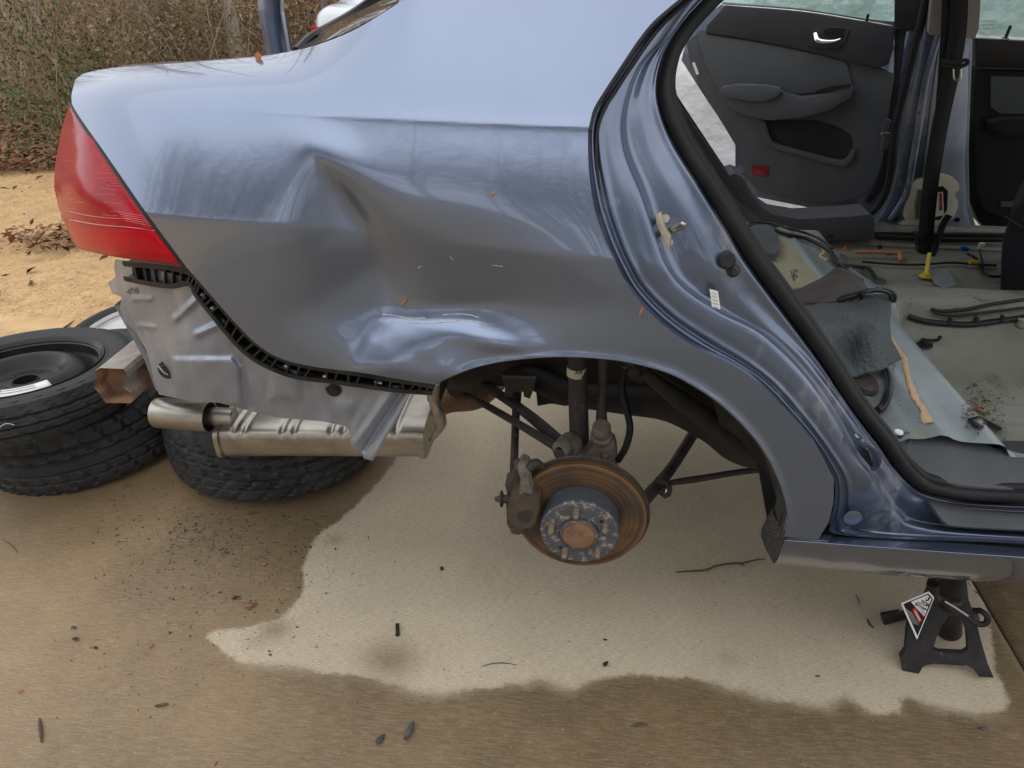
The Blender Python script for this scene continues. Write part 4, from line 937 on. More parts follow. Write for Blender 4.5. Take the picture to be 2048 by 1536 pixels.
# ------------------------------------------------------------------ rocker
def hc(pts): return anchors([at(a, b, y=y) for a, b, y in pts], 8)
rk = [hc([(1548,1128,1.02),(1700,1144,1.02),(1880,1158,1.02),(2060,1168,1.02),(2250,1182,1.02)]),
      hc([(1550,1126,.99),(1700,1142,.985),(1880,1157,.985),(2060,1167,.985),(2250,1181,.985)]),
      hc([(1556,1118,.962),(1700,1132,.958),(1880,1146,.958),(2060,1157,.958),(2250,1170,.958)]),
      hc([(1562,1100,.942),(1700,1112,.938),(1880,1124,.938),(2060,1137,.938),(2250,1150,.938)]),
      hc([(1569,1083,.930),(1700,1093,.926),(1880,1106,.926),(2060,1119,.926),(2250,1132,.926)]),
      hc([(1571,1079,.932),(1700,1088,.930),(1880,1101,.930),(2060,1113,.930),(2250,1126,.930)]),
      hc([(1573,1075,.942),(1700,1078,.955),(1880,1088,.955),(2060,1100,.955),(2250,1112,.955)]),
      hc([(1574,1072,.960),(1700,1070,.975),(1880,1078,.975),(2060,1092,.975),(2250,1104,.975)])]
rocker = loft('rocker_cover', rk, PAINT, car, sub=4)
MUDF = material('speckled_black_end', (0.035, 0.034, 0.035), (0.11, 0.11, 0.11), rough=0.8, scale=260, lo=.5, hi=.62)
slab('rocker_end', [at(a, b, y=y) for a, b, y in ((1546,1028,.985),(1572,1078,.94),(1566,1100,.94),(1548,1129,.985),(1530,1096,1.01),(1522,1072,1.01))], .02, MUDF, rocker, dirv=Vector((.2, 1, 0)))
ppoly('splash_edge', [(1572,955),(1577,1000),(1580,1045),(1572,1072),(1558,1050),(1566,1010),(1570,975)], .96, .04, MUDF, car)
mesh('sill_underside', [at(1550,1127,y=1.0), at(2250,1182,y=1.0), at(2250,1182,y=1.0) + Vector((0, .35, .05)), at(1550,1127,y=1.0) + Vector((0, .35, .08))], [(0, 1, 2, 3)], DARKM, car)
# scuff plate on the sill
sc_ = spline([at(a, b, y=y) for a, b, y in ((1846,992,1.045),(1862,1012,1.02),(1882,1040,.995),(1905,1051,.985),(2060,1060,.985),(2300,1070,.985),(2300,1022,1.04),(2060,1014,1.045),(1940,1008,1.045),(1880,998,1.045))], 60, closed=True)
scf = slab('scuff_plate', [p + Vector((0, -.004, .003)) for p in sc_], .006, GPLAST, car, bevel=.0015, dirv=Vector((0, .5, -1)))
pq('scuff_rib', [(1898,1018,1.022),(1906,1032,1.01),(1940,1038,1.005),(2060,1042,1.005),(2250,1050,1.005)], .0022, GPLAST, scf, seg=6, n=50)
pq('scuff_rib', [(1920,1016,1.028),(2060,1024,1.022),(2250,1032,1.022)], .0016, GPLAST, scf, seg=6, n=50)
# inner sill trim
it = [at(a, b, z=zz) for a, b, zz in ((1786,880,.585),(1802,868,.60),(1830,860,.60),(1862,853,.60),(1900,858,.60),(1950,876,.59),(2000,898,.58),(2060,918,.575),(2260,960,.575),(2260,988,.555),(2060,980,.555),(1960,974,.555),(1890,962,.56),(1842,940,.565),(1808,908,.575))]
slab('sill_trim', spline(it, 90, closed=True), .02, GPLAST, car, bevel=.006, dirv=Vector((0, 0, -1)))
# ================================================================== INTERIOR
def zfloor(x, y):
    edge = 0.735 - 0.03 * (y - 1.12)
    if abs(y - 1.12) < .01: pass
    t = min(1, max(0, (x - edge) / 0.085)); s = t * t * (3 - 2 * t)
    pan = 0.600 + 0.012 * math.exp(-((x - edge + 0.10) / 0.02) ** 2) - 0.008 * (1 if (x < edge - .16) else 0)
    pan += 0.02 * math.exp(-((x - .35) / .12) ** 2 - ((y - 1.5) / .2) ** 2)
    fl = 0.452 + 0.135 * math.exp(-abs((y - 1.80) / 0.17) ** 3) + 0.006 * (1 if int((x + y * .3) * 9) % 2 == 0 and abs(y - 1.8) > .3 else 0) * 0
    fl += 0.012 * math.exp(-((y - 1.38 - .05 * (x - 1)) / .02) ** 2) * (1 if x > .9 else 0)
    fl += 0.02 * math.exp(-((y - 2.30) / .09) ** 4) * (1 if x > 1.35 else 0)
    z = pan * (1 - s) + fl * s
    if x > .86: fl += .007 * sum(math.exp(-((y - c) / .014) ** 2) for c in (1.30, 1.47, 2.08, 2.20)) * min(1, (x - .86) / .05)
    z = pan * (1 - s) + fl * s
    # walls
    w = min(1, max(0, (y - 2.54) / 0.04)); z += w * w * max(0, 0.515 - z)
    w = min(1, max(0, (1.17 - y) / 0.05)); z += w * (0.575 - z if z < .575 else 0)
    return z
def grid(name, x0, x1, y0, y1, st, fn, mat, parent=car, skip=None):
    nx, ny = int((x1 - x0) / st) + 1, int((y1 - y0) / st) + 1
    xs = np.linspace(x0, x1, nx); ys = np.linspace(y0, y1, ny)
    vs = [(x, y, fn(x, y)) for y in ys for x in xs]; fs = [(j * nx + i, j * nx + i + 1, (j + 1) * nx + i + 1, (j + 1) * nx + i) for j in range(ny - 1) for i in range(nx - 1) if not (skip and skip(xs[i], ys[j]))]
    return mesh(name, vs, fs, mat, parent)
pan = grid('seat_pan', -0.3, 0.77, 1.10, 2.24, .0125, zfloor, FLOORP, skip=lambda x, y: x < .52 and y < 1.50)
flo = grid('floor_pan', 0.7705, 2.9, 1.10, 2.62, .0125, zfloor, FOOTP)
def onfloor(px, py, up=0.0):
    z = .6
    for _ in range(12):
        p = at(px, py, z=z); z = .5 * z + .5 * zfloor(p.x, p.y)
    p = at(px, py, z=z); p.z += up; return p
def strip(name, pts, w, mat, parent, h=.003, jit=.0025):
    C = spline([onfloor(a, b) for a, b in pts], 40); vs = []; fs = []
    for i, c in enumerate(C):
        t = (C[min(i + 1, 39)] - C[max(0, i - 1)]).normalized(); s = t.cross(Vector((0, 0, 1))).normalized()
        a = w + random.uniform(-jit, jit); b = w + random.uniform(-jit, jit)
        for q in (c - s * a, c - s * a * .8, c + s * b * .8, c + s * b):
            z = zfloor(q.x, q.y); e = 0 if (q - c).length > w * .95 else h
            vs.append((q.x, q.y, z + .0006 + (h if q is not None and abs((q - c).length) < min(a, b) * .9 else 0)))
    for i in range(39):
        for k in range(3): fs.append((i * 4 + k, i * 4 + k + 1, (i + 1) * 4 + k + 1, (i + 1) * 4 + k))
    return mesh(name, vs, fs, mat, parent)
strip('seam_sealer', [(1772,665),(1795,700),(1808,718),(1812,745),(1828,790),(1848,822),(1858,848)], .0065, SEALER, pan)
strip('seam_sealer', [(1622,470),(1642,492),(1648,505),(1640,512),(1656,522)], .0055, SEALER, pan, jit=.004)
strip('seam_sealer', [(1586,464),(1600,466)], .006, SEALER, pan)
strip('seam_sealer', [(1688,500),(1696,485)], .006, ORANGE, pan)
tube('orange_rod', [onfloor(1706,515,.02), onfloor(1760,516,.02), onfloor(1800,517,.02)], .0055, ORANGE, car, seg=10); tube('orange_rod', [onfloor(1795,517,.02), onfloor(1799,526,.01)], .0055, ORANGE, car, seg=10)
# holes in the pan
for a, b, w in ((1661,472,.010),(1760,494,.008),(1778,510,.0105),(1762,592,.006),(1720,560,.009)):
    p = onfloor(a, b, .001) if b > 500 or a < 1700 else at(a, b, y=2.49)
    lathe('floor_hole', [(0, .0006), (w, .0006), (w, -.002)], frame(p, (0, -.7, .5) if b < 520 and a > 1700 else (0, 0, 1)), BLACKG, pan, 14)
lathe('floor_plug', [(0, .004), (.02, .004), (.026, .002), (.028, 0)], frame(onfloor(1962, 593), (0, 0, 1)), FOOTP, flo, 24)
# olive insulation patch with dark scores, at the far left of the pan
OLIVE = material('olive_insulation', (0.30, 0.285, 0.175), (0.24, 0.225, 0.14), rough=.7, scale=9, c3=(.05, .045, .035), s3=16, t3=.60, w3=.04, stretch=(2.4, .7, 1))
def mpatch(name, pts, mat, up=.004, th=.006, rnd=40, amp=.006, parent=car, bev=0.0):
    P = spline([onfloor(a, b, up) for a, b in pts], rnd, closed=True)
    P = [p + Vector((0, 0, amp * noise.noise(p * 14))) for p in P]
    return slab(name, P, th, mat, parent, bev, dirv=Vector((0, 0, -1)))
mpatch('insulation_patch', [(1545,480),(1570,478),(1590,500),(1620,540),(1636,562),(1600,580),(1560,580),(1530,560),(1520,520)], OLIVE, .006)
mpatch('felt_scrap', [(1500,470),(1535,470),(1550,490),(1556,510),(1545,528),(1520,520),(1500,500)], FELT, .03, .02)
mpatch('felt_scrap', [(1668,516),(1690,514),(1692,530),(1680,536),(1664,528)], FELT, .008, .004)
mpatch('felt_scrap', [(1715,756),(1738,762),(1755,785),(1740,794),(1715,785),(1700,770)], FELTB, .012, .01)
mpatch('felt_scrap', [(1750,558),(1766,562),(1772,566),(1760,568),(1748,566)], FELTB, .006, .004)
# draped sound mat as one soft sheet
def drape(name, rows, mat, parent, sub=5, amp=.004, th=.006, fr=18):
    cols = max(len(r) for r in rows); cv = [anchors(r, 5) for r in rows]
    o = loft(name, cv, mat, parent, sub=sub); me = o.data
    for v in me.vertices: v.co.z += amp * noise.noise(v.co * fr) + amp * .5 * noise.noise(v.co * fr * 3)
    m_ = o.modifiers.new('thickness', 'SOLIDIFY'); m_.thickness = th; m_.offset = -1
    return o
drape('sound_mat', [[at(a, b, z=z) for a, b, z in r] for r in (
    ((1540,618,.70),(1610,614,.705),(1680,602,.70),(1740,592,.69),(1782,594,.675)),
    ((1560,650,.69),(1620,645,.70),(1690,640,.70),(1745,632,.70),(1776,640,.675)),
    ((1580,690,.66),(1630,690,.685),(1694,690,.655),(1745,675,.69),(1776,678,.665)),
    ((1600,720,.64),(1650,722,.665),(1695,724,.635),(1750,705,.665),(1790,705,.635)),
    ((1630,750,.62),(1670,755,.63),(1705,756,.615),(1760,738,.63),(1798,718,.61)))], FELT, car, amp=.006)
drape('torn_mat_flap', [[at(a, b, z=z) for a, b, z in r] for r in (
    ((1580,588,.69),(1640,562,.72),(1668,542,.735),(1678,539,.735)),
    ((1584,598,.69),(1645,582,.715),(1690,562,.725),(1712,556,.72)),
    ((1590,612,.69),(1650,606,.705),(1705,596,.71),(1736,584,.70)))], FELTB, car, amp=.004)
# wiring
def wire(pts, r, mat=BLACKG, parent=None, up=.008, **k): return tube('wiring_harness', [onfloor(a, b, up) if len(pts[0]) == 2 else at(a, b, z=c) for (a, b, *c_) in pts for c in [c_[0] if c_ else 0]], r, mat, parent or car, seg=8, n=60, **k)
har = empty('wiring', onfloor(1700, 520)); har.parent = car; har.matrix_parent_inverse = wmat(car).inverted()
wire([(1495,458),(1535,462),(1570,476),(1610,484),(1640,498),(1660,512),(1664,522),(1672,534),(1690,540),(1720,541),(1738,546),(1746,562)], .006, parent=har, up=.012)
wire([(1500,455),(1540,459),(1575,470),(1612,480),(1645,496),(1662,510)], .004, parent=har, up=.02)
tube('wiring_harness', [at(a, b, z=z) for a, b, z in ((1676,601,.71),(1700,592,.72),(1735,583,.72),(1760,580,.71),(1786,588,.70),(1787,602,.68))],   .006, BLACKG, har, seg=8, n=40)
tube('wiring_harness', [at(a, b, z=z) for a, b, z in ((1722,598,.712),(1728,588,.725),(1745,580,.725),(1775,585,.71),(1783,600,.69))], .004, BLACKG, har, seg=8, n=40)
wire([(1760,742),(1772,758),(1776,780),(1772,800),(1762,822),(1752,830)], .0075, parent=har, up=.01)
wire([(1815,640),(1850,650),(1900,655),(1940,656),(1990,650),(2060,640)], .0075, parent=har, up=.01)
wire([(1858,630),(1880,634),(1930,630),(1980,620),(2060,608)], .005, parent=har, up=.016)
wire([(1862,640),(1900,646),(1960,640),(2060,628)], .004, parent=har, up=.02)
wire([(1722,530),(1780,535),(1840,536),(1900,532),(1955,536),(1990,538)], .004, parent=har, up=.012)
wire([(1932,516),(1950,526),(1958,542),(1966,556),(1985,562),(2010,560)], .0045, parent=har, up=.015)
wire([(1955,512),(1960,530),(1962,546)], .003, parent=har, up=.02)
for k in range(5):
    p = onfloor(1895 + k * 26, 656 - k * 1, .02) ; box('tape_band', p, (.006, .019, .018), DPLAST, har, bevel=.002) if k % 2 == 0 else None
box('blue_connector', onfloor(1923, 514, .03), (.028, .012, .014), BLUEP, car, rot=(0, .3, .1), bevel=.002)
box('white_connector', onfloor(1957, 508, .03), (.018, .012, .02), WHITE, car, bevel=.002)
box('yellow_connector', onfloor(1944, 536, .02), (.03, .012, .012), YELLOW, har, bevel=.002)
yb_ = onfloor(1849, 558, .008); lathe('yellow_bolt_cap', [(0, .012), (.013, .012), (.014, .006), (.020, .005), (.021, 0)], frame(yb_, (0, 0, 1)), YELLOW, car, 6)
tube('yellow_tether', [yb_ + Vector((0, 0, .01)), onfloor(1850, 535, .05)], .006, YELLOW, car, seg=8, n=4, flat=.4)
slab('floor_bracket', [onfloor(a, b, .006) for a, b in ((1858,545),(1893,540),(1912,572),(1885,578),(1866,568))], .004, FLOORP, flo, dirv=Vector((0, 0, -1)))
lathe('bracket_bolt', [(0, .006), (.008, .006), (.009, 0)], frame(onfloor(1893, 562, .006), (0, 0, 1)), FELT, flo, 6)
cl = lathe('seat_clip', [(0, .014), (.010, .014), (.011, .006), (.019, .004), (.020, 0)], frame(onfloor(1848, 690), (0, 0, 1)), BLACKG, car, 16)
tube('clip_arm', [onfloor(1848, 690, .012), onfloor(1872, 690, .014), onfloor(1876, 686, .02)], .006, BLACKG, cl, seg=8, flat=.5)
lathe('sill_clip', [(0, .003), (.007, .003), (.008, 0)], frame(at(1797, 865, z=.603), (0, 0, 1)), WHITE, car, 14)
# loose dirt in the foot well: as stuff
DIRT = material('floor_dirt', (.05, .035, .02), (.12, .085, .04), rough=.9, scale=50)
random.seed(5)
bm = bmesh.new()
def speck(bm, c, r):
    v = [bm.verts.new(c + Vector((random.gauss(0, r), random.gauss(0, r), abs(random.gauss(0, r * .4))))) for _ in range(4)]
    for t in ((0,1,2),(0,2,3),(0,1,3),(1,2,3)): bm.faces.new([v[i] for i in t])
for _ in range(420):
    a, b = random.gauss(1955, 28), random.gauss(815, 24)
    if a < 1925: continue
    speck(bm, onfloor(a, b, .003), random.choice([.0012, .0016, .003]))
for _ in range(120): speck(bm, onfloor(random.uniform(1760, 2040), random.uniform(545, 620), .003), random.choice([.001, .002]))
for _ in range(70): speck(bm, onfloor(random.uniform(1780, 1850), random.uniform(740, 850), .003), .0011)
o = from_bm('floor_dirt', bm, DIRT, car, False); o['kind'] = 'stuff'
mpatch('oil_stain', [(1935,842),(1960,838),(1985,850),(2003,858),(1995,864),(1965,858),(1940,850)], BLACKG, .004, .003)
lathe('loose_nut', [(.004, 0), (.010, 0), (.011, .004), (.008, .007), (.004, .007)], frame(onfloor(1960, 822, .002), (.2, -.2, 1)), RUSTY, car, 14)
# front seat at the right edge
def seat():
    sb = empty('front_seat', onfloor(2060, 640)); sb.parent = car; sb.matrix_parent_inverse = wmat(car).inverted()
    rows = []
    prof = [((2080,360),(2030,420),(1996,455),(1990,470)), ]
    pts = [(2075,385),(2040,395),(2012,420),(2004,455),(1992,490),(1989,560),(1990,606),(2014,640),(2040,655),(2075,660)]
    ring = [at(a, b, y=2.05) for a, b in pts]; r0 = [p + Vector((0, .0, 0)) for p in ring]
    cur = []
    for s, dy in ((0.86, -.03), (.95, -.015), (1, .02), (1.0, .25), (.95, .42)):
        c = at(2160, 520, y=2.05); cur.append(anchors([c + (p - c) * s + Vector((max(0, dy) * .55 + .015, dy, 0)) for p in r0], 6))
    c = at(2160, 520, y=2.02)
    loft('backrest', [[c + (p - c) * .1 + Vector((0, -.03, 0)) for p in cur[0]], [c + (p - c) * .5 + Vector((0, -.04, 0)) for p in cur[0]]] + cur, SEATF, sb, sub=3)
    tube('seat_seam', [p + Vector((0, -.004, 0)) for p in [at(2008,432,y=2.0), at(2040,452,y=2.0), at(2070,462,y=2.0)]], .0025, RUBBER, sb, seg=6)
    cyl('seat_bolt', onfloor(2042, 652, .0), onfloor(2042, 652, .02), .014, ZINC, sb)
seat()

# ------------------------------------------------------------------ far side of the body
FY = 2.62
far = (Vector((0, FY, 0)), Vector((0, -1, 0)))
def fs_(name, px, mat, parent=car, th=.02, off=0, bevel=.003, rnd=0, plane=far): return pslab(name, px, plane, th, mat, parent, bevel, off, rnd)
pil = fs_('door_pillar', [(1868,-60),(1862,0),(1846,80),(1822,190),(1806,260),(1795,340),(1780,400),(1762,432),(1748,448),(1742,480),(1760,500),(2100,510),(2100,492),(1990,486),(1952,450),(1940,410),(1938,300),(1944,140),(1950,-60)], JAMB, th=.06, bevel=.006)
fs_('rear_door_aperture', [(1325,150),(1338,186),(1400,276),(1460,362),(1500,418),(1530,442),(1570,450),(1650,457),(1745,454),(1748,480),(1600,486),(1520,470),(1480,430),(1400,330),(1330,220),(1310,180)], JAMB, th=.05)
tube('far_door_seal', [at(a, b, y=FY - .02) for a, b in ((1338,180),(1368,226),(1412,292),(1462,366),(1500,414),(1545,438),(1600,445),(1680,445),(1735,430),(1766,395),(1782,340),(1790,260),(1806,190),(1830,90),(1850,10),(1860,-50))], .013, RUBBER, car, seg=10, n=120)
tube('pillar_bead', [at(a, b, y=FY - .012) for a, b in ((1880,60),(1862,120),(1850,170),(1838,250),(1826,320),(1815,380),(1800,410),(1780,440))], .012, JAMB, car, seg=10, n=60)
for a, b in ((1858,128),(1838,225),(1812,372)): box('spot_bead', at(a, b, y=FY - .018), (.024, .01, .008), JAMB, car, rot=(0, -.35, 0), bevel=.003)
fs_('pillar_cover', [(1872,-60),(1863,0),(1857,62),(1862,70),(1950,78),(1958,60),(1966,-60)], TRIMG, off=.05, th=.03)
fs_('pillar_inner_panel', [(1880,80),(1938,84),(1936,200),(1930,330),(1934,420),(1948,470),(1830,470),(1848,330),(1862,200)], PRIMER, off=.005, th=.02)
# retractor pocket
pk = fs_('retractor_pocket', [(1868,352),(1884,348),(1905,354),(1918,366),(1919,380),(1910,388),(1916,402),(1917,414),(1908,436),(1880,450),(1858,455),(1850,462),(1815,460),(1795,458),(1798,448),(1812,442),(1806,430),(1812,400),(1818,370),(1836,360)], CREAM, off=.02, th=.02, bevel=.003)
fs_('retractor_hole', [(1838,380),(1886,372),(1896,382),(1894,420),(1880,440),(1846,440),(1832,430)], BLACKG, pk, off=.0215, th=.003, bevel=0)
fs_('retractor_label', [(1872,385),(1886,384),(1888,430),(1870,434)], WHITE, pk, off=.024, th=.002, bevel=0); fs_('label_band', [(1878,386),(1884,386),(1885,420),(1879,422)], STICKR, pk, off=.026, th=.001, bevel=0)
fs_('retractor_frame', [(1836,380),(1852,378),(1854,400),(1850,430),(1832,440),(1830,410)], ZINC, pk, off=.03, th=.008, bevel=.002)
for a, b in ((1792,438),(1915,440),(1846,444)): lathe('panel_hole', [(0, .001), (.008, .001), (.008, -.002)], frame(at(a, b, y=FY - .008), (0, -1, 0)), BLACKG, pil, 14)
# belt
BELT = material('black_seat_belt', (.014, .014, .015), (.02, .02, .021), rough=.6, scale=200, stretch=(1, 1, 1))
def ribbon(name, pts, w, mat, parent, th=.003):
    C = spline(pts, 50); n_ = len(C); a = []; b = []
    for i, c in enumerate(C):
        t = (C[min(i + 1, n_ - 1)] - C[max(0, i - 1)]).normalized(); s = t.cross(Vector((0, -1, 0))).normalized(); a.append(c - s * w / 2); b.append(c + s * w / 2)
    o = loft(name, [a, b], mat, parent, sub=1); m_ = o.modifiers.new('thickness', 'SOLIDIFY'); m_.thickness = th; return o
belt = empty('seat_belt', at(1870, 300, y=2.52)); belt.parent = car; belt.matrix_parent_inverse = wmat(car).inverted()
ribbon('webbing', [at(1918,-60,y=2.50), at(1916,50,y=2.50), at(1905,130,y=2.48), at(1880,250,y=2.48), at(1862,360,y=2.47), at(1850,480,y=2.46)], .048, BELT, belt)
ribbon('webbing', [at(1897,-60,y=2.515), at(1892,60,y=2.51), at(1882,200,y=2.505), at(1868,330,y=2.50), at(1862,400,y=2.50)], .03, BELT, belt)
fs_('belt_anchor', [(1832,468),(1850,466),(1876,468),(1874,500),(1860,512),(1838,506)], BPLAST, belt, off=.14, th=.03, rnd=0, bevel=.006)
ribbon('webbing', [at(1898,430,y=2.50), at(1885,450,y=2.50), at(1868,500,y=2.47), at(1852,540,y=2.44)], .022, BELT, belt)
tg = tube('tongue_bar', [at(1884,122,y=2.46), at(1905,126,y=2.455), at(1932,120,y=2.46), at(1934,128,y=2.46), at(1912,134,y=2.455), at(1886,130,y=2.46)], .006, BPLAST, belt, seg=8, n=30)
tube('tongue_plate', [at(a, b, y=2.455) for a, b in ((1906,134),(1908,158),(1920,158),(1921,138))], .0026, ZINC, belt, seg=6, n=24)
# far sill
fs_('far_sill_trim', [(1452,352),(1470,346),(1486,352),(1500,382),(1520,410),(1546,428),(1600,437),(1700,432),(1740,428),(1750,436),(1752,478),(1742,482),(1640,484),(1560,468),(1530,456),(1508,432),(1480,405)], GPLAST, off=.10, th=.12, bevel=.012)
fs_('far_sill_trim', [(1752,466),(2100,470),(2100,484),(1752,482)], BLACKG, off=.06, th=.06, bevel=.006)
tube('wiring_harness', [at(a, b, y=2.54) for a, b in ((1750,472),(1850,478),(1950,480),(2100,478))], .009, BLACKG, har, seg=8, n=40)
fs_('far_sill_wall', [(1690,480),(2100,486),(2100,545),(1880,540),(1710,536)], FLOORP, off=.06, th=.03, bevel=.004)
fs_('far_pillar_trim', [(1334,172),(1343,185),(1400,268),(1462,356),(1492,404),(1486,412),(1462,388),(1412,322),(1352,237),(1326,190)], DPLAST, off=.15, th=.05, bevel=.006)
# -------- rear far door, ajar
P_h, P_r = at(1796, 300, y=2.78), at(1400, 300, y=3.05)
dn = Vector((P_h.y - P_r.y, -(P_h.x - P_r.x), 0)).normalized(); dn = -dn if dn.y > 0 else dn
dn = (dn + Vector((0, 0, .06))).normalized()
DP = (P_h, dn)
door = empty('rear_door', P_h); door.parent = car; door.matrix_parent_inverse = wmat(car).inverted(); door['label'] = 'far rear door standing ajar with grey lining'
def d_(name, px, mat, parent=door, th=.03, off=0, bevel=.004, rnd=0): return pslab(name, px, DP, th, mat, parent, bevel, off, rnd)
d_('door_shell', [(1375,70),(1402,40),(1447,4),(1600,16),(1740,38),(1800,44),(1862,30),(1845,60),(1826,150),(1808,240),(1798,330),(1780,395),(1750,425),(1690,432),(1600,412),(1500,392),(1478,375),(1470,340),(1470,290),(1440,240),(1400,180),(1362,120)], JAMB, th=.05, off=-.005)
# cut for the glass is a separate plane in front, so the shell stays below the belt line
d_('lower_lining', [(1400,60),(1500,70),(1640,100),(1760,136),(1790,150),(1776,240),(1766,320),(1748,372),(1716,398),(1650,408),(1570,398),(1512,380),(1490,350),(1478,300),(1458,270),(1430,225),(1400,170),(1378,120),(1372,85)], GPLAST, off=.02, bevel=.006)
d_('upper_lining', [(1412,52),(1450,10),(1600,22),(1740,44),(1788,54),(1785,100),(1776,128),(1755,138),(1690,122),(1600,100),(1500,80),(1410,66)], DPLAST, off=.036, bevel=.008)
d_('fabric_insert', [(1392,66),(1450,74),(1560,92),(1650,112),(1692,124),(1698,140),(1704,172),(1660,182),(1560,192),(1480,192),(1436,180),(1410,130)], FABRIC, off=.029, bevel=.004)
arm_ = d_('armrest', [(1436,184),(1446,172),(1500,168),(1552,174),(1563,184),(1600,194),(1660,188),(1700,172),(1706,178),(1702,196),(1660,222),(1600,238),(1540,242),(1490,234),(1456,216)], GPLAST, off=.075, th=.05, bevel=.014)
d_('arm_pad', [(1437,186),(1442,174),(1470,168),(1530,170),(1558,176),(1563,184),(1552,196),(1530,204),(1500,204),(1455,196)], FABRIC, arm_, off=.09, th=.03, bevel=.010)
d_('pull_groove', [(1630,182),(1655,174),(1700,168),(1702,174),(1660,184),(1636,188)], BLACKG, arm_, off=.077, th=.004, bevel=0)
mp_ = d_('map_pocket', [(1528,242),(1600,240),(1640,242),(1680,256),(1702,272),(1704,295),(1692,316),(1676,320),(1600,302),(1548,286),(1538,270)], BLACKG, off=.0215, th=.004, bevel=0, rnd=60)
d_('pocket_lip', [(1520,246),(1530,244),(1540,272),(1552,286),(1610,303),(1676,320),(1694,314),(1702,300),(1712,302),(1700,326),(1680,334),(1600,312),(1540,294),(1524,270)], GPLAST, off=.034, th=.02, bevel=.005, rnd=70)
d_('door_reflector', [(1504,330),(1536,332),(1537,350),(1532,353),(1504,349)], REDREF, off=.0245, th=.004, bevel=.001)
hb_ = d_('handle_bezel', [(1616,92),(1620,60),(1632,50),(1688,54),(1698,60),(1690,88),(1678,97),(1640,98),(1622,94)], DPLAST, off=.042, th=.008, bevel=.003)
d_('handle_recess', [(1646,62),(1656,55),(1690,58),(1688,76),(1672,80),(1650,74)], BLACKG, hb_, off=.043, th=.003, bevel=0)
hp_ = [at(a, b, plane=(P_h + dn * .055, dn)) for a, b in ((1626,84),(1628,76),(1634,70))]
tube('chrome_handle', [at(a, b, plane=(P_h + dn * o_, dn)) for a, b, o_ in ((1631,67,.050),(1636,80,.062),(1652,83,.062),(1668,82,.058),(1680,78,.05))], [.009, .012, .010, .008, .005], CHROME, hb_, seg=14, n=30, flat=.7)
lk = lathe('lock_knob', [(.011, -.002), (.011, .001), (.005, .002), (.005, .034), (.003, .037), (0, .037)], frame(at(1731, 52, plane=(P_h + dn * .02, dn)), (0, 0, 1)), BLACKG, door, 14)
d_('side_sticker', [(1383,124),(1388,124),(1398,149),(1393,150)], WHITE, off=.0, th=.002, bevel=0) if False else d_('side_sticker', [(1384,126),(1389,124),(1398,148),(1393,150)], WHITE, off=.022, th=.002, bevel=0)
d_('door_edge_band', [(1790,56),(1812,60),(1800,150),(1790,240),(1780,330),(1764,380),(1740,408),(1728,404),(1752,372),(1768,320),(1778,240),(1788,150)], BLACKG, off=.012, th=.02, bevel=.004)
lathe('door_latch_bolt', [(0, .006), (.006, .006), (.007, .002), (.012, 0)], frame(at(1483, 356, plane=(P_h, dn)), dn), ZINC, door, 12)
# hinge check hardware
box('door_check', at(1778, 268, y=2.70), (.05, .02, .01), RUSTY, door, bevel=.002); box('hinge_leaf', at(1770, 285, y=2.72), (.02, .03, .05), JAMB, door, bevel=.003); box('hinge_leaf', at(1772, 250, y=2.72), (.02, .03, .04), JAMB, door, bevel=.003)
# window glass and frame above the lining
GP = (P_h - dn * .01, dn)
wf = d_('window_frame', [(1788,50),(1790,-60),(1868,-60),(1845,60),(1812,62)], BLACKG, off=.03, th=.06)
gl = [at(a, b, plane=GP) for a, b in ((1440,4),(1380,-80),(1796,-80),(1794,54),(1740,46),(1600,24),(1450,11))]
slab('window_glass', gl, .004, GLASS, door); tube('glass_edge', [at(a, b, plane=(P_h + dn * .004, dn)) for a, b in ((1444,10),(1600,22),(1740,44),(1786,52))], .0022, ZINC, door, seg=6, n=20)
for k, w in enumerate((16, 22, 18)): pass
# -------- far front door (closed), dark lining
fd = empty('front_door', at(2000, 300, y=2.75)); fd.parent = car; fd.matrix_parent_inverse = wmat(car).inverted()
FP = (Vector((0, 2.74, 0)), Vector((0, -1, 0)))
def f_(name, px, mat, parent=fd, th=.03, off=0, bevel=.004, rnd=0): return pslab(name, px, FP, th, mat, parent, bevel, off, rnd)
f_('door_shell', [(1945,82),(2110,92),(2200,100),(2200,470),(1985,474),(1955,440),(1938,400),(1936,300)], BLACKG, off=0, th=.05)
f_('upper_lining', [(1952,76),(2200,90),(2200,140),(2040,136),(1952,134)], BLACKG, off=.03, bevel=.01)
f_('lower_lining', [(1958,140),(2200,144),(2200,440),(2000,438),(1968,420),(1956,390),(1954,250)], SEATF, off=.02, bevel=.01)
f_('fabric_insert', [(1982,152),(2200,158),(2200,232),(2000,228),(1982,215)], FABRIC, off=.026, bevel=.004)
f_('armrest', [(1984,246),(2010,236),(2200,236),(2200,268),(2020,274),(1990,264)], SEATF, off=.07, th=.05, bevel=.012)
f_('sill_light', [(2003,404),(2036,404),(2034,414),(2002,414)], FABRIC, off=.03, th=.01, bevel=.002)
f_('window_glass', [(1962,-80),(2240,-80),(2240,86),(1956,70)], GLASS, off=-.01, th=.004, bevel=0)
lathe('lock_knob', [(.011, -.002), (.011, .001), (.005, .002), (.005, .034), (.003, .037), (0, .037)], frame(at(2011, 76, y=2.72), (.1, 0, 1)), BLACKG, fd, 14)
for (tx, a, b, s) in (('LAMISAFE', 1977, 43, .012), ('43R-0001', 1977, 50, .009), ('DOT 22', 1979, 57, .009)):
    text('glass_etching', tx, at(a, b, y=2.735), Vector((1, 0, 0)), Vector((0, 0, 1)), s, GREYPR, fd)
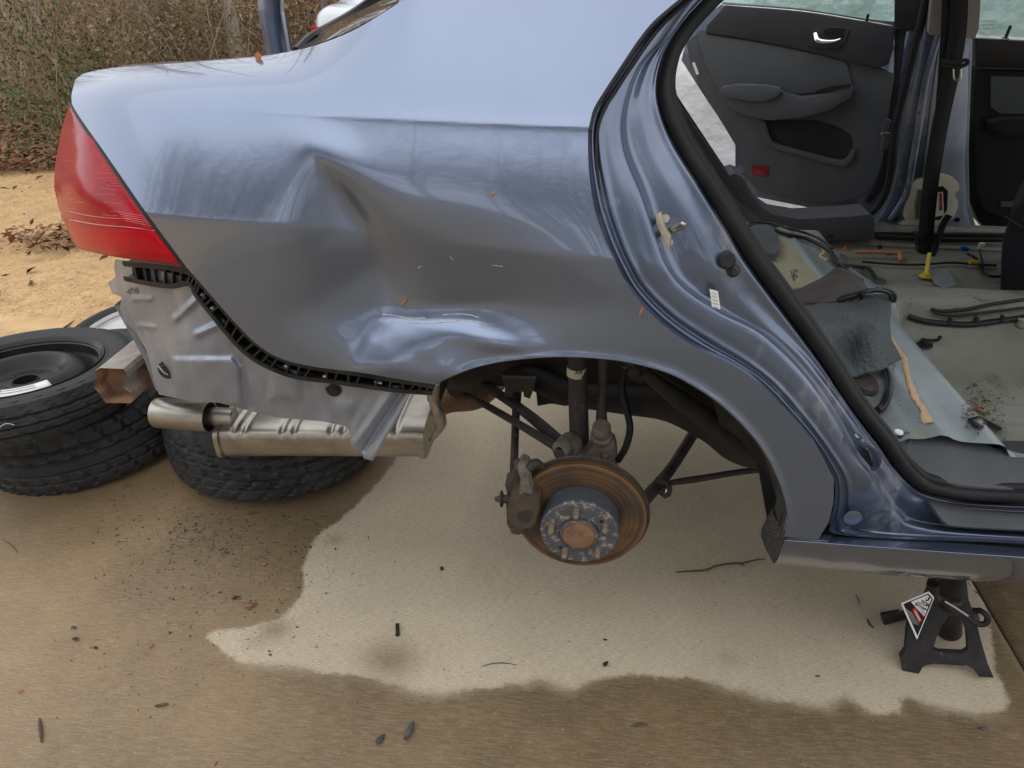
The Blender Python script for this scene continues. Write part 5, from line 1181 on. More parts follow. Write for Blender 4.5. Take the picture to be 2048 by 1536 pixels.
def roof_fn(x, y): return 1.60 - .045 * ((y - 1.85) / .75) ** 2 - .05 * max(0, (x - 1.4)) ** 2 * .6 - .10 * max(0, (.35 - x)) ** 2
roof = grid('roof', -.15, 2.7, 1.16, 2.56, .05, roof_fn, PAINT)
m_ = roof.modifiers.new('thickness', 'SOLIDIFY'); m_.thickness = .03; m_.offset = -1
tube('roof_rail', [(-.15, 1.17, 1.50), (.6, 1.165, 1.52), (1.6, 1.165, 1.52), (2.7, 1.18, 1.46)], .035, PAINT, roof, seg=10)
tube('roof_rail', [(-.15, 2.55, 1.50), (.6, 2.56, 1.52), (1.6, 2.56, 1.52), (2.7, 2.54, 1.46)], .035, PAINT, roof, seg=10)
slab('headliner', [Vector((-.1, 1.22, 1.50)), Vector((2.6, 1.22, 1.47)), Vector((2.6, 2.5, 1.47)), Vector((-.1, 2.5, 1.50))], .01, TRIMG, roof, dirv=Vector((0, 0, 1)))
tube('front_pillar', [(2.7, 1.17, 1.47), (3.05, 1.13, 1.2), (3.35, 1.10, 1.02)], .03, PAINT, car, seg=10); tube('front_pillar', [(2.7, 2.55, 1.47), (3.05, 2.6, 1.2), (3.35, 2.62, 1.02)], .03, PAINT, car, seg=10)
loft('rear_bulkhead', [[Vector((-.32, 1.3, .45)), Vector((-.32, 2.5, .45))], [Vector((-.34, 1.25, .95)), Vector((-.34, 2.5, .95))]], DARKM, car, sub=1)

# ================================================================== COVERED VEHICLE beyond
def cover():
    o = empty('covered_vehicle', (2.6, 5.3, 0), 'vehicle under a wrinkled white cover parked beyond the open far door', 'covered vehicle')
    nx, ns = 240, 120; vs = []; fs = []
    for i in range(nx):
        u = i / (nx - 1); x = 0.35 + u * 4.7
        hgt = 1.75 * min(1, (0.62 + 0.42 * sst(0, .22, u)) , (0.55 + .5 * sst(0, .35, 1 - u))); hgt = float(hgt)
        wd = 0.95 * (1 - .12 * abs(2 * u - 1) ** 4)
        for j in range(ns):
            v = j / (ns - 1) * math.pi; c, s = math.cos(v), math.sin(v)
            y = 5.25 - wd * (abs(c) ** .45) * (1 if c > 0 else -1); z = hgt * (abs(s) ** .42)
            p = Vector((x, y, z)); w = .035 * noise.noise(p * 2.2) + .018 * (1 - abs(noise.noise(p * 5))) + .009 * (1 - abs(noise.noise(Vector((p.x * 11, p.y * 11, p.z * 7)))) * 2) + .02 * noise.noise(Vector((x * 9, y * 2, z * .8)))
            n_ = Vector((0, -c, s)).normalized(); vs.append(p + n_ * w)
    for i in range(nx - 1):
        for j in range(ns - 1): fs.append((i * ns + j, i * ns + j + 1, (i + 1) * ns + j + 1, (i + 1) * ns + j))
    e0 = list(range(ns)); fs.append(tuple(e0)); fs.append(tuple(range((nx - 1) * ns, nx * ns)))
    mesh('car_cover', vs, fs, TARP, o)
    for x in (1.2, 4.2):
        for y in (4.5, 6.0): lathe('wheel', [(.1, -.1), (.33, -.1), (.33, .1), (.1, .1)], frame((x, y, .33), (0, 1, 0)), TYRE, o, 24, closed=True)
    # corner hem lying on the ground
cover()
# ================================================================== TYRES
def tyre(M, R_o, width, rim_r, parent, mat=TYRE, pattern='allseason', crown=.012, seg=150, name='tyre'):
    hw = width / 2; sh = hw * .80; prof = []
    ng = 5 if pattern != 'spare' else 4
    # inner sidewall -> shoulder -> tread with circumferential grooves -> shoulder -> inner
    side = [(rim_r - .012, -hw * .62), (rim_r, -hw * .70), (rim_r + .006, -hw * .80), (rim_r + .014, -hw * .86), (rim_r + .018, -hw * .84), (rim_r + (R_o - rim_r) * .45, -hw * .985), (rim_r + (R_o - rim_r) * .62, -hw * 1.0), (R_o - .028, -hw * .97), (R_o - .026, -hw * .955), (R_o - .014, -hw * .90), (R_o - crown * .7, -sh)]
    tread = []; NT = 26
    for i in range(1, NT):
        u = -1 + 2 * i / NT; h = u * sh; r = R_o - crown * .7 * u * u
        g = any(abs(u - c) < .045 for c in ((-.62, -.22, .22, .62) if ng == 5 else (-.5, 0, .5)))
        tread.append((r - (.0095 if g else 0), h))
    prof = side + tread + [(r, -h) for r, h in side[::-1]]
    n0, n1 = len(side), len(side) + len(tread)
    def fn(j, k, r, h):
        if not (n0 - 3 <= j < n1 + 3): return 0
        u = h / sh; d = 0
        if pattern == 'winter':
            ph = (k + int(6 * abs(u)) + (2 if u > 0 else 0)) % 6
            d = -.008 if ph == 0 else (-.0015 if ph == 3 and abs(u) < .9 else 0)
        elif pattern == 'spare':
            d = -.005 if (k + int(4 * u)) % 5 == 0 else 0
        else:
            ph = (k + int(3 * u)) % 5; d = -.008 if (ph == 0 and abs(u) > .2) else (-.002 if ph == 2 and abs(u) > .55 else 0)
        return d
    return lathe(name, prof, M, mat, parent, seg, fn, ang=28)
def thing(name, c, label, cat, group=None): return empty(name, c, label, cat, group)
def tilt(c, rx, ry, rz=0): return Matrix.Translation(c) @ Euler((R(rx), R(ry), R(rz))).to_matrix().to_4x4()
# under the muffler: two stacked tyres
c1_ = at(525, 930, z=.10); c1_.y += .06
t1 = thing('tyre', Vector((c1_.x, c1_.y, 0)), 'worn winter tyre lying flat on the wet concrete under the muffler', 'tyre', 'tyres lying on the driveway')
CT = Vector((-.93, 1.73, .112)); tyre(tilt(CT, -4, 1.5), .318, .205, .205, t1, pattern='winter', name='tyre_body', seg=168)
t2 = thing('tyre', Vector((CT.x + .05, CT.y + .06, .2)), 'tyre stacked on the winter tyre, mostly hidden behind the muffler', 'tyre', 'tyres lying on the driveway')
tyre(tilt(Vector((CT.x + .06, CT.y + .12, .305)), -3, -2), .305, .19, .2, t2, pattern='allseason', name='tyre_body')
# left pair
CB = Vector((-1.56, 1.735, .112))
t3 = thing('tyre', Vector((CB.x, CB.y, 0)), 'large all season tyre under the spare wheel, wet and muddy tread', 'tyre', 'tyres lying on the driveway')
tyre(tilt(CB, 3, -3.5), .335, .215, .21, t3, name='tyre_body', seg=180)
SP = at(40, 735, z=.345) - Vector((0, 0, .05))
sp_ = thing('spare_wheel', Vector((SP.x, SP.y, .23)), 'black steel spare wheel with thin tyre and white label, topmost of its stack', 'spare wheel', 'tyres lying on the driveway')
MS = tilt(SP, -4.5, -1.5); tyre(MS, .298, .125, .205, sp_, pattern='spare', crown=.016, name='tyre_body', seg=160)
RIMB = material('black_steel_rim', (.011, .011, .012), (.018, .017, .017), rough=.28, scale=8, c3=(.06, .045, .035), s3=10, t3=.66, w3=.2, bump=.03)
rim = lathe('rim', [(.199, .045), (.205, .052), (.211, .055), (.212, .050), (.205, .044), (.200, .030), (.196, .012), (.188, .008), (.180, .004), (.170, .006), (.160, .018), (.146, .034), (.130, .042), (.116, .042), (.104, .034), (.090, .014), (.084, .008), (.075, .006), (.060, .007), (.036, .007), (.034, .010), (.032, .010), (.031, -.04)], MS, RIMB, sp_, 80, ang=50)
lathe('hub_hole', [(0, -.03), (.031, -.03)], MS, BLACKG, rim, 30)
for k in range(5):
    a = R(72 * k + 20); c = MS @ Vector((math.cos(a) * .056, math.sin(a) * .056, .0072)); ax_ = MS.to_3x3() @ Vector((0, 0, 1))
    lathe('lug_hole', [(.0062, .0015), (.0085, .0018), (.0095, 0)], frame(c, ax_), RIMB, rim, 16); lathe('lug_hole', [(0, .0008), (.0062, .0008)], frame(c, ax_), BLACKG, rim, 16)
vs = []; fs = []
for i in range(13):
    a = R(-72 + i * 3.9)
    for r, h in ((.133, .0425), (.147, .0350), (.160, .0200)): vs.append(MS @ Vector((math.cos(a) * r, math.sin(a) * r, h)))
for i in range(12):
    for q in (0, 1): fs.append((i * 3 + q, i * 3 + q + 1, i * 3 + q + 4, i * 3 + q + 3))
wl = mesh('wheel_label', vs, fs, WHITE, rim); m_ = wl.modifiers.new('t', 'SOLIDIFY'); m_.thickness = .0008
for q in range(3):
    tube('print_line', [MS @ Vector((math.cos(R(-74 + i * 5)) * (.138 + q * .007), math.sin(R(-74 + i * 5)) * (.138 + q * .007), (.0412, .0375, .0305)[q])) for i in range(8)], .0008, GREYPR, wl, seg=4, n=24)
lathe('valve', [(0, .03), (.004, .03), (.005, .015), (.008, .0)], frame(MS @ Vector((.03, -.185, .012)), (0, -.3, 1)), RUBBER, rim, 12)
CHALK = material('chalk_mark', (.5, .5, .5), rough=.9)
for k, (a, w) in enumerate(((-62, 6), (-74, 3), (-82, 2), (-92, 5), (-99, 4))):
    tube('chalk_mark', [MS @ Vector((math.cos(R(a + w * t)) * .3005, math.sin(R(a + w * t)) * .3005, .012 + .008 * math.sin(t * math.pi))) for t in (0, .25, .5, .75, 1)], .0012, CHALK, sp_, seg=5, n=14)
# third wheel lying behind with a pale cover
C3 = at(318, 652, z=.2) - Vector((0, 0, .1)); M3 = tilt(C3, 1, -1)
w3 = thing('wheel', Vector((C3.x, C3.y, 0)), 'wheel with a silver rim lying behind the spare wheel near the grass', 'wheel', 'tyres lying on the driveway')
tyre(M3, .335, .195, .262, w3, name='tyre_body', seg=120)
SILV = material('silver_rim', (.62, .62, .60), (.5, .47, .42), rough=.4, metal=.3, scale=8, c3=(.45, .33, .2), s3=5, t3=.62, w3=.2)
r3 = lathe('rim', [(.255, .08), (.262, .092), (.268, .088), (.255, .07), (.20, .066), (.15, .072), (.08, .06), (.07, .064), (0, .066)], M3, SILV, w3, 60)
for k in range(7):
    a = R(k * 51.4); tube('spoke', [M3 @ Vector((math.cos(a) * .05, math.sin(a) * .05, .07)), M3 @ Vector((math.cos(a) * .13, math.sin(a) * .13, .08)), M3 @ Vector((math.cos(a) * .205, math.sin(a) * .205, .078))], .016, SILV, r3, seg=8, n=10, flat=.5)

# ================================================================== JACK STAND
js = empty('jack_stand', at(1895, 1300, z=0), 'black steel jack stand with a triangular warning sticker under the car sill', 'jack stand')
bz = 0
def gp(px, py, z=0): return at(px, py, z=z)
Ltop, Rtop = at(1868, 1200, y=1.17), at(1925, 1205, y=1.17)
# sheet-metal pyramid: four legs; front face with arched opening
FLo, FLi = gp(1805, 1338, .0), gp(1838, 1350, .0); FRi, FRo = gp(1950, 1350, .0), gp(1992, 1357, .0)
def face(px, dn_, name='leg_frame', th=.004, y0=1.085, y1=1.17, par=js):
    """outline leaning back from y0 at the bottom rows to y1 at the top rows"""
    r0, r1 = 1350, 1195
    return slab(name, [at(a, b, y=y0 + (y1 - y0) * (r0 - b) / (r0 - r1)) for a, b in px], th, STANDM, par, bevel=.0012, dirv=Vector(dn_))
face([(1862,1195),(1935,1195),(1950,1238),(1958,1260),(1964,1290),(1978,1340),(1984,1355),(1955,1354),(1944,1338),(1930,1330),(1855,1326),(1840,1334),(1832,1347),(1806,1342),(1802,1318),(1812,1300),(1822,1262),(1832,1240),(1845,1225)], (0, 1, .1), 'front_face', .012)
# opening painted as real hole: build the front from strips instead
bpy.data.objects.remove(js.children[0])
face([(1846,1204),(1884,1200),(1896,1236),(1884,1252),(1874,1274),(1866,1300),(1864,1326),(1846,1334),(1838,1348),(1806,1342),(1801,1316),(1811,1302),(1814,1262),(1820,1236)], (0, 1, .1), 'leg', .012)
face([(1915,1200),(1940,1205),(1952,1240),(1962,1280),(1975,1325),(1988,1356),(1958,1354),(1946,1338),(1930,1330),(1936,1300),(1934,1268),(1926,1240),(1914,1232)], (0, 1, .1), 'leg', .012)
face([(1846,1302),(1868,1300),(1880,1305),(1925,1307),(1938,1300),(1942,1330),(1925,1332),(1868,1328),(1846,1332)], (0, 1, .1), 'cross_band', .010)
face([(1868,1166),(1934,1166),(1938,1205),(1924,1238),(1908,1232),(1896,1230),(1884,1238),(1852,1222),(1862,1195)], (0, 1, .1), 'collar', .03, y1=1.17)
# left and right rear legs
tube('leg', [at(1852,1215,y=1.17), at(1815,1228,y=1.22), gp(1766, 1240, .012)], [.022, .016, .018], STANDM, js, seg=8, n=10, flat=.5)
slab('foot', [gp(1760,1228,.002), gp(1796,1222,.002), gp(1800,1238,.002), gp(1768,1250,.002)], .006, STANDM, js, dirv=Vector((0, 0, 1)))
tube('leg', [at(1925,1215,y=1.19), at(1946,1235,y=1.26), gp(1958, 1268, .0) + Vector((0, .06, .01))], [.02, .016, .016], STANDM, js, seg=8, n=10, flat=.5)
tube('column', [at(1898,1262,y=1.19), at(1900,1160,y=1.17), Vector((at(1900, 1160, y=1.17).x, 1.17, .40))], .026, STANDM, js, seg=20, n=10)
ct = Vector((at(1900, 1160, y=1.17).x, 1.17, .40)); box('saddle', ct + Vector((0, 0, .01)), (.09, .05, .014), STANDM, js, bevel=.003)
tube('saddle_horn', [at(1866,1168,y=1.12), at(1866,1190,y=1.115), at(1880,1200,y=1.11)], [.012, .012, .008], STANDM, js, seg=10, n=8)
tube('lever_handle', [at(1885,1196,y=1.125), at(1905,1218,y=1.105), at(1930,1232,y=1.10), at(1952,1247,y=1.095), at(1971,1247,y=1.095), at(1975,1234,y=1.10), at(1962,1222,y=1.11), at(1950,1222,y=1.12)], .0062, STANDM, js, seg=10, n=50)
tube('ratchet_pawl', [at(1880,1194,y=1.12), at(1900,1208,y=1.11), at(1920,1206,y=1.115)], [.009,.011,.007], STANDM, js, seg=10, n=12)
tube('weld_bead', [at(1890,1203,y=1.10), at(1912,1216,y=1.098), at(1936,1232,y=1.094)], .0018, CHALK, js, seg=6, n=16)
# sticker
q4 = [at(1802,1207,y=1.085), at(1858,1183,y=1.105), at(1869,1195,y=1.105), at(1834,1279,y=1.075)]
def onq(u, v, up=.0): # bilinear-ish frame of the sticker: u along the long side (top->tip), v across
    return None
sk = slab('warning_sticker', q4, .0012, WHITE, js)
cc = sum(q4, Vector()) / 4; nrm = (q4[1] - q4[0]).cross(q4[3] - q4[0]).normalized(); nrm = -nrm if nrm.dot(CAM - cc) < 0 else nrm
slab('sticker_field', [cc + (p - cc) * .88 + nrm * .0005 for p in q4], .0004, STICKB, sk, dirv=-nrm)
topm = q4[1].lerp(q4[2], .5); ydir = (topm - q4[3]).normalized(); xdir = ydir.cross(nrm).normalized()
if xdir.dot(q4[2] - q4[0]) < 0: xdir = -xdir
Rr = q4[2] - q4[0]
def kq(a, b): return at(a, b, plane=(cc + nrm * .0012, nrm))
# white head panel with the text running down the right edge
slab('sticker_head', [kq(1822,1204), kq(1855,1190), kq(1863,1198), kq(1849,1232), kq(1838,1222)], .0004, WHITE, sk, dirv=-nrm)
lx_ = (kq(1840, 1272) - kq(1866, 1205)).normalized() * -1   # up the slanted edge
px_ = (kq(1864,1197) - kq(1830,1203)).normalized()
bx_ = (kq(1868, 1215) - kq(1850, 1185)).normalized() if False else (kq(1862, 1212) - kq(1853, 1192))
t_up = (kq(1852, 1190) - kq(1838, 1230)).normalized(); t_x = (kq(1860,1205) - kq(1842,1198))
t_x = (kq(1864, 1206) - kq(1846, 1197)).normalized()
for (tx, a, b, s, m_) in (('3', 1856, 1197, .019, STICKB), ('TON', 1850, 1208, .012, STICKB), ('JACK STAND', 1842, 1214, .0055, STICKB)):
    text('sticker_text', tx, kq(a, b) + nrm * .0006, t_x, t_up, s, m_, sk, bold=True)
slab('red_band', [kq(1829,1206), kq(1838,1203), kq(1852,1231), kq(1846,1234)], .0004, STICKR, sk, dirv=-nrm)
slab('red_band', [kq(1824,1219), kq(1831,1215), kq(1844,1242), kq(1838,1246)], .0004, STICKR, sk, dirv=-nrm)
text('sticker_text', 'CRAFTSMAN', kq(1841, 1218) + nrm * .0008, (kq(1848,1230) - kq(1835,1206)), nrm.cross(kq(1848,1230) - kq(1835,1206)), .0062, WHITE, sk)
text('sticker_text', 'WARNING', kq(1834, 1231) + nrm * .0008, (kq(1848,1230) - kq(1835,1206)), nrm.cross(kq(1848,1230) - kq(1835,1206)), .006, WHITE, sk)
for k in range(6):
    tube('print_line', [kq(1812 + k * 2.2, 1213 + k * 1.5 + 4), kq(1827 + k * 2.2, 1245 + k * 1.5 + (3 - k))], .0004, GREYPR, sk, seg=4, n=2)

# ================================================================== BACKGROUND
def leafquads(n, cfn, size, seed, flat=0.0, aspect=.5):
    r = np.random.default_rng(seed); C = cfn(r, n); n = len(C)
    a = r.normal(size=(n, 3)); a[:, 2] *= (1 - flat); a /= np.linalg.norm(a, axis=1)[:, None]
    b = r.normal(size=(n, 3)); b -= (b * a).sum(1)[:, None] * a; b /= np.linalg.norm(b, axis=1)[:, None]
    if flat > 0:
        b[:, 2] *= (1 - flat)
    s = size * r.uniform(.5, 1.3, n)[:, None]; cup = np.cross(a, b) * s * .25
    V = np.stack([C - a * s, C - b * s * aspect + cup, C + a * s, C + b * s * aspect + cup], 1).reshape(-1, 3)
    Fq = np.arange(n * 4).reshape(n, 4)
    return V, Fq
def qmesh(name, V, Fq, mat, parent=None, smooth=False):
    me = bpy.data.meshes.new(name); n = len(V); m = len(Fq); k = Fq.shape[1]
    me.vertices.add(n); me.vertices.foreach_set('co', V.astype(np.float32).ravel()); me.loops.add(m * k); me.loops.foreach_set('vertex_index', Fq.astype(np.int32).ravel())
    me.polygons.add(m); me.polygons.foreach_set('loop_start', np.arange(0, m * k, k, dtype=np.int32)); me.update(calc_edges=True); me.validate()
    return link(name, me, mat, parent, smooth)
def sticks(paths):
    """thin 3-sided twigs from arrays of polylines (P, r)"""
    V = []; Fc = []
    for P, r0, r1 in paths:
        n = len(P); base = len(V)
        for i, p in enumerate(P):
            t = (P[min(i + 1, n - 1)] - P[max(i - 1, 0)]); t = t / (np.linalg.norm(t) + 1e-9); a = np.cross(t, [0.3, .2, 1.0]) if abs(t[2]) < .9 else np.cross(t, [1, 0, 0]); a /= np.linalg.norm(a) + 1e-9; b = np.cross(t, a)
            r = r0 + (r1 - r0) * i / (n - 1)
            for k in range(3): V.append(p + r * (a * math.cos(2.094 * k) + b * math.sin(2.094 * k)))
        for i in range(n - 1):
            for k in range(3): Fc.append((base + i * 3 + k, base + i * 3 + (k + 1) % 3, base + (i + 1) * 3 + (k + 1) % 3, base + (i + 1) * 3 + k))
    return np.array(V), np.array(Fc)
def grow(r, p, d, L, rad, depth, out, bend=.25, kids=(2, 4), tips=None):
    n = 5; P = [p.copy()]; dd = d.copy()
    for i in range(n):
        dd = dd + r.normal(size=3) * bend * .35 + np.array([0, 0, .03]); dd /= np.linalg.norm(dd); P.append(P[-1] + dd * L / n)
    P = np.array(P); out.append((P, rad, rad * .45))
    if tips is not None and depth <= 1: tips.extend(P[2:])
    if depth > 0:
        for _ in range(r.integers(*kids)):
            i = r.integers(1, n + 1); nd = dd * .6 + r.normal(size=3) * .6; nd /= np.linalg.norm(nd)
            grow(r, P[i], nd, L * r.uniform(.4, .7), rad * .5, depth - 1, out, bend, kids, tips)
def shrub(x, y, h, w, seed, leafm, label, nl=1500, ls=.028, n_st=14, group='shrubs along the wood edge', name='shrub'):
    r = np.random.default_rng(seed); z0 = terr(x, y) - .05
    o = empty(name, (x, y, z0), label, 'shrub', group); out = []; tips = []
    for k in range(n_st):
        d = np.array([r.normal() * w * .5, r.normal() * w * .3, 1.0]); d /= np.linalg.norm(d)
        grow(r, np.array([x + r.normal() * w * .18, y + r.normal() * .15, z0]), d, h * r.uniform(.6, 1.0), .009 * r.uniform(.6, 1.2), 2, out, .35, (2, 5), tips)
    V, Fq = sticks(out); qmesh('stems', V, Fq, BRUSH, o)
    T = np.array(tips)
    def cf(r, n):
        i = r.integers(0, len(T), n); return T[i] + r.normal(size=(n, 3)) * .07
    V, Fq = leafquads(nl, cf, ls, seed + 1); qmesh('foliage', V, Fq, leafm, o)
    return o
def tree(x, y, h, rad, seed, bark, label, lean=(0, 0), depth=3):
    r = np.random.default_rng(seed); z0 = terr(x, y) - .1; o = empty('bare_tree', (x, y, z0), label, 'tree', 'bare trees in the wood')
    pts = [Vector((x + lean[0] * t * h + .12 * noise.noise(Vector((seed, t * 3, 0))), y + lean[1] * t * h, z0 + h * t)) for t in np.linspace(0, 1, 8)]
    tube('trunk', pts, [rad * 1.35, rad, rad * .8, rad * .5], bark, o, seg=14, n=30)
    out = []
    for k in range(12):
        t = r.uniform(.12, .95); b = np.array(pts[min(7, int(t * 7))]); d = np.array([r.normal(), r.normal(), .5]); d /= np.linalg.norm(d)
        grow(r, b, d, h * .28 * r.uniform(.5, 1.2), rad * .28, depth - 1, out, .4, (2, 4))
    V, Fq = sticks(out); qmesh('branches', V, Fq, bark, o, True)
    return o
tree(-3.14, 6.5, 7, .05, 1, BARKP, 'pale grey trunk rising just left of the trunk hinge', (0.01, 0))
tree(-3.75, 6.6, 7, .03, 2, BARK, 'slim bare tree leaning left with forked low limbs', (-.12, 0))
tree(-3.45, 6.5, 6, .016, 3, BARK, 'thin crooked sapling with arching branches in the brush', (.14, 0))
tree(-2.42, 6.8, 7, .03, 4, BARK, 'grey trunk right of the hinge behind the white car', (.03, 0))
tree(-6.9, 8.8, 7, .09, 5, BARK, 'dark trunk standing farthest left in the brush', (.05, 0))
tree(-4.5, 6.0, 4, .014, 6, BARKP, 'thin pale sapling in the left thicket', (-.1, 0))
tree(-4.6, 12, 9, .12, 7, BARK, 'broad trunk deep in the wood behind the slim saplings', (0, 0))
tree(-1.5, 12.5, 9, .10, 8, BARK, 'trunk deep in the wood above the white car', (0, 0))
tree(-8.5, 11, 9, .13, 9, BARKP, 'pale broad trunk deep behind the left shrubs', (0, 0))
labs = ['olive brown shrub at the far left edge above the fallen leaves', 'dense small leaved shrub beside the tail light', 'olive shrub behind the leaf litter, second from the left edge', 'tall twiggy shrub with brown leaves behind the trunk lid', 'russet shrub between the pale trunk and the slim tree', 'tangled russet shrub right of the pale trunk', 'low russet shrub under the forked tree', 'russet shrub close behind the trunk hinge', 'brown shrub by the white car', 'brown brush clump left of the forked tree', 'olive shrub behind the first row above the tail light', 'russet clump deep between two dark trunks']
spec = [(-4.3, 6.0, 2.0, 1.2, BLEAF1), (-3.2, 6.1, 1.9, 1.1, BLEAF1), (-5.4, 6.5, 2.2, 1.2, BLEAF1), (-3.7, 6.9, 2.1, 1.2, BLEAF1), (-2.9, 7.4, 1.5, 1.1, BLEAF2), (-2.2, 7.2, 1.4, 1.1, BLEAF2), (-3.9, 8.0, 1.6, 1.2, BLEAF2), (-2.6, 8.2, 1.5, 1.1, BLEAF2), (-1.5, 8.0, 1.5, 1.1, BLEAF2), (-4.9, 7.8, 2.2, 1.2, BLEAF1), (-3.0, 6.7, 1.6, 1.1, BLEAF1), (-6.3, 7.9, 2.4, 1.3, BLEAF2)]
for i, ((x, y, h, w, m_), lb_) in enumerate(zip(spec, labs)): shrub(x, y, h, w, 30 + i, m_, lb_, nl=3800 if m_ is BLEAF1 else 2600, ls=.019 if m_ is BLEAF1 else .022, n_st=20)
shrub(-3.95, 5.35, .75, .35, 60, BLEAF3, 'small bright green evergreen at the left edge of the brush', nl=1500, ls=.02, n_st=8, name='evergreen_shrub')
shrub(-4.15, 5.5, 1.15, .35, 61, BLEAF3, 'green twiggy evergreen above the small one at the left edge', nl=1300, ls=.018, n_st=8, name='evergreen_shrub')
shrub(-3.3, 7.8, 1.3, .5, 62, BLEAF3, 'pale green shrub half hidden in brush near the pale trunk', nl=500, ls=.02, n_st=8, name='evergreen_shrub')
# mass of far brush: one stuff object each for stems and leaves
r_ = np.random.default_rng(5); out = []
for k in range(1500):
    x = r_.uniform(-13, 1.5); y = r_.uniform(7.5, 16) if x < -.8 else r_.uniform(13, 17); z = terr(x, y); d = np.array([r_.normal() * .45, r_.normal() * .3, 1]); d /= np.linalg.norm(d)
    grow(r_, np.array([x, y, z]), d, r_.uniform(.8, 2.6), .007, 1, out, .4, (1, 4))
V, Fq = sticks(out); o = qmesh('undergrowth', V, Fq, BRUSH); o['kind'] = 'stuff'
def cf(r, n):
    x = r.uniform(-14, 2, n); y = r.uniform(8, 18, n); z = np.array([terr(a, b) for a, b in zip(x, y)]) + r.uniform(0, 1, n) ** 1.5 * 2.6; k = (x < -.9) | (y > 13); return np.stack([x, y, z], 1)[k]
V, Fq = leafquads(30000, cf, .035, 9); o = qmesh('brush_leaves', V, Fq, BLEAF2); o['kind'] = 'stuff'
# far wood: trunks beyond counting
out = []
for k in range(420):
    x = r_.uniform(-45, 30); y = r_.uniform(19, 42); z = terr(x, y); L = r_.uniform(8, 14); P = np.array([[x, y, z - .3], [x + r_.normal() * .2, y, z + L * .5], [x + r_.normal() * .5, y, z + L]]); out.append((P, r_.uniform(.05, .16), .02))
    for q in range(5): grow(r_, P[1] + np.array([0, 0, r_.uniform(-4, 4)]), np.array([r_.normal(), r_.normal() * .3, .8]), r_.uniform(1.5, 3), .03, 1, out, .4, (1, 3))
V, Fq = sticks(out); o = qmesh('far_wood', V, Fq, BARK); o['kind'] = 'stuff'
# wood behind the photographer, seen only in the paint
out = []
r2_ = np.random.default_rng(8)
for k in range(170):
    x = r2_.uniform(-30, 16); y = r2_.uniform(-24, -11); L = r2_.uniform(10, 17); P = np.array([[x, y, -.3], [x + r2_.normal() * .2, y, L * .5], [x + r2_.normal() * .6, y, L]]); out.append((P, r2_.uniform(.06, .16), .03))
    for q in range(14): grow(r2_, np.array([x, y, L * r2_.uniform(.25, .95)]), np.array([r2_.normal(), r2_.normal() * .6, .7]), r2_.uniform(1.5, 3.5), .045, 2, out, .45, (2, 4))
V, Fq = sticks(out); o = qmesh('wood_across_the_drive', V, Fq, BARK); o['kind'] = 'stuff'

# leaf litter lying on the forest floor and lawn edge
def cf1(r, n):
    x = r.uniform(-7.5, -1.2, n); y = 4.55 + np.abs(r.normal(size=n)) * 1.4 + .25 * np.sin(x * 3); z = np.array([terr(a, b) if b > 5.2 else .03 for a, b in zip(x, y)]) + r.uniform(0, .06, n); return np.stack([x, y, z], 1)
V, Fq = leafquads(22000, cf1, .035, 21, flat=.7, aspect=.6); o = qmesh('leaf_litter', V, Fq, LEAFB); o['kind'] = 'stuff'
def cf2(r, n):
    x = -2.62 + r.normal(size=n) * .34; y = 3.42 + r.normal(size=n) * .11 + .12 * (x + 2.6); z = .03 + r.uniform(0, .03, n); return np.stack([x, y, z], 1)
V, Fq = leafquads(520, cf2, .032, 22, flat=.6, aspect=.5); o = qmesh('leaf_pile', V, Fq, LEAFB); o['kind'] = 'stuff'
def cf3(r, n):
    return np.stack([r.uniform(-4.2, -1.0, n), r.uniform(2.6, 4.8, n), np.full(n, .03)], 1)
V, Fq = leafquads(90, cf3, .03, 23, flat=.6, aspect=.5); o = qmesh('scattered_leaves', V, Fq, LEAFD); o['kind'] = 'stuff'
# dormant grass blades
n = 60000; x = rng.uniform(-4.3, -.9, n); y = rng.uniform(2.5, 5.0, n); z = np.full(n, .015)
a = rng.uniform(0, 2 * math.pi, n); L = rng.uniform(.015, .05, n); hz = rng.uniform(.003, .02, n); w = .0012
d = np.stack([np.cos(a) * L, np.sin(a) * L, hz], 1); s_ = np.stack([-np.sin(a) * w, np.cos(a) * w, np.zeros(n)], 1); B = np.stack([x, y, z], 1)
V = np.stack([B - s_, B + s_, B + d], 1).reshape(-1, 3); GRASS = material('straw_grass_blade', (.62, .43, .21), (.48, .32, .15), rough=.8, scale=6)
o = qmesh('dormant_grass', V, np.arange(n * 3).reshape(n, 3), GRASS); o['kind'] = 'stuff'

# ---- white car behind, tail toward us
WCAR = material('white_car_paint', (.62, .66, .72), (.58, .62, .68), rough=.25, coat=1.0)
PX0, PX1, PYR = -1.87, -.07, 4.95
pc = empty('parked_car', ((PX0 + PX1) / 2, PYR + 2.2, 0), 'white car with red tail lights parked tail first behind the rear window', 'car')
prof = [(0.02, .30), (-.02, .62), (.02, .97), (.12, 1.06), (.55, 1.11), (1.05, 1.42), (1.7, 1.47), (2.5, 1.42), (3.2, 1.02), (4.2, .92), (4.4, .62), (4.4, .30)]
rows = []
for s_x, k in ((0, .90), (.03, .97), (.10, 1), (.5, 1.01), (.90, 1), (.97, .97), (1, .90)):
    rows.append(anchors([Vector((PX0 + (PX1 - PX0) * s_x, PYR + y + (.06 if s_x in (0, 1) and y < 1 else 0), .62 + (z - .62) * k)) for y, z in prof], 4))
bd = loft('body', rows, WCAR, pc, sub=3)
for r_i in (0, -1): mesh('side_panel', [tuple(p) for p in rows[r_i]], [tuple(range(len(rows[0])))], WCAR, pc)
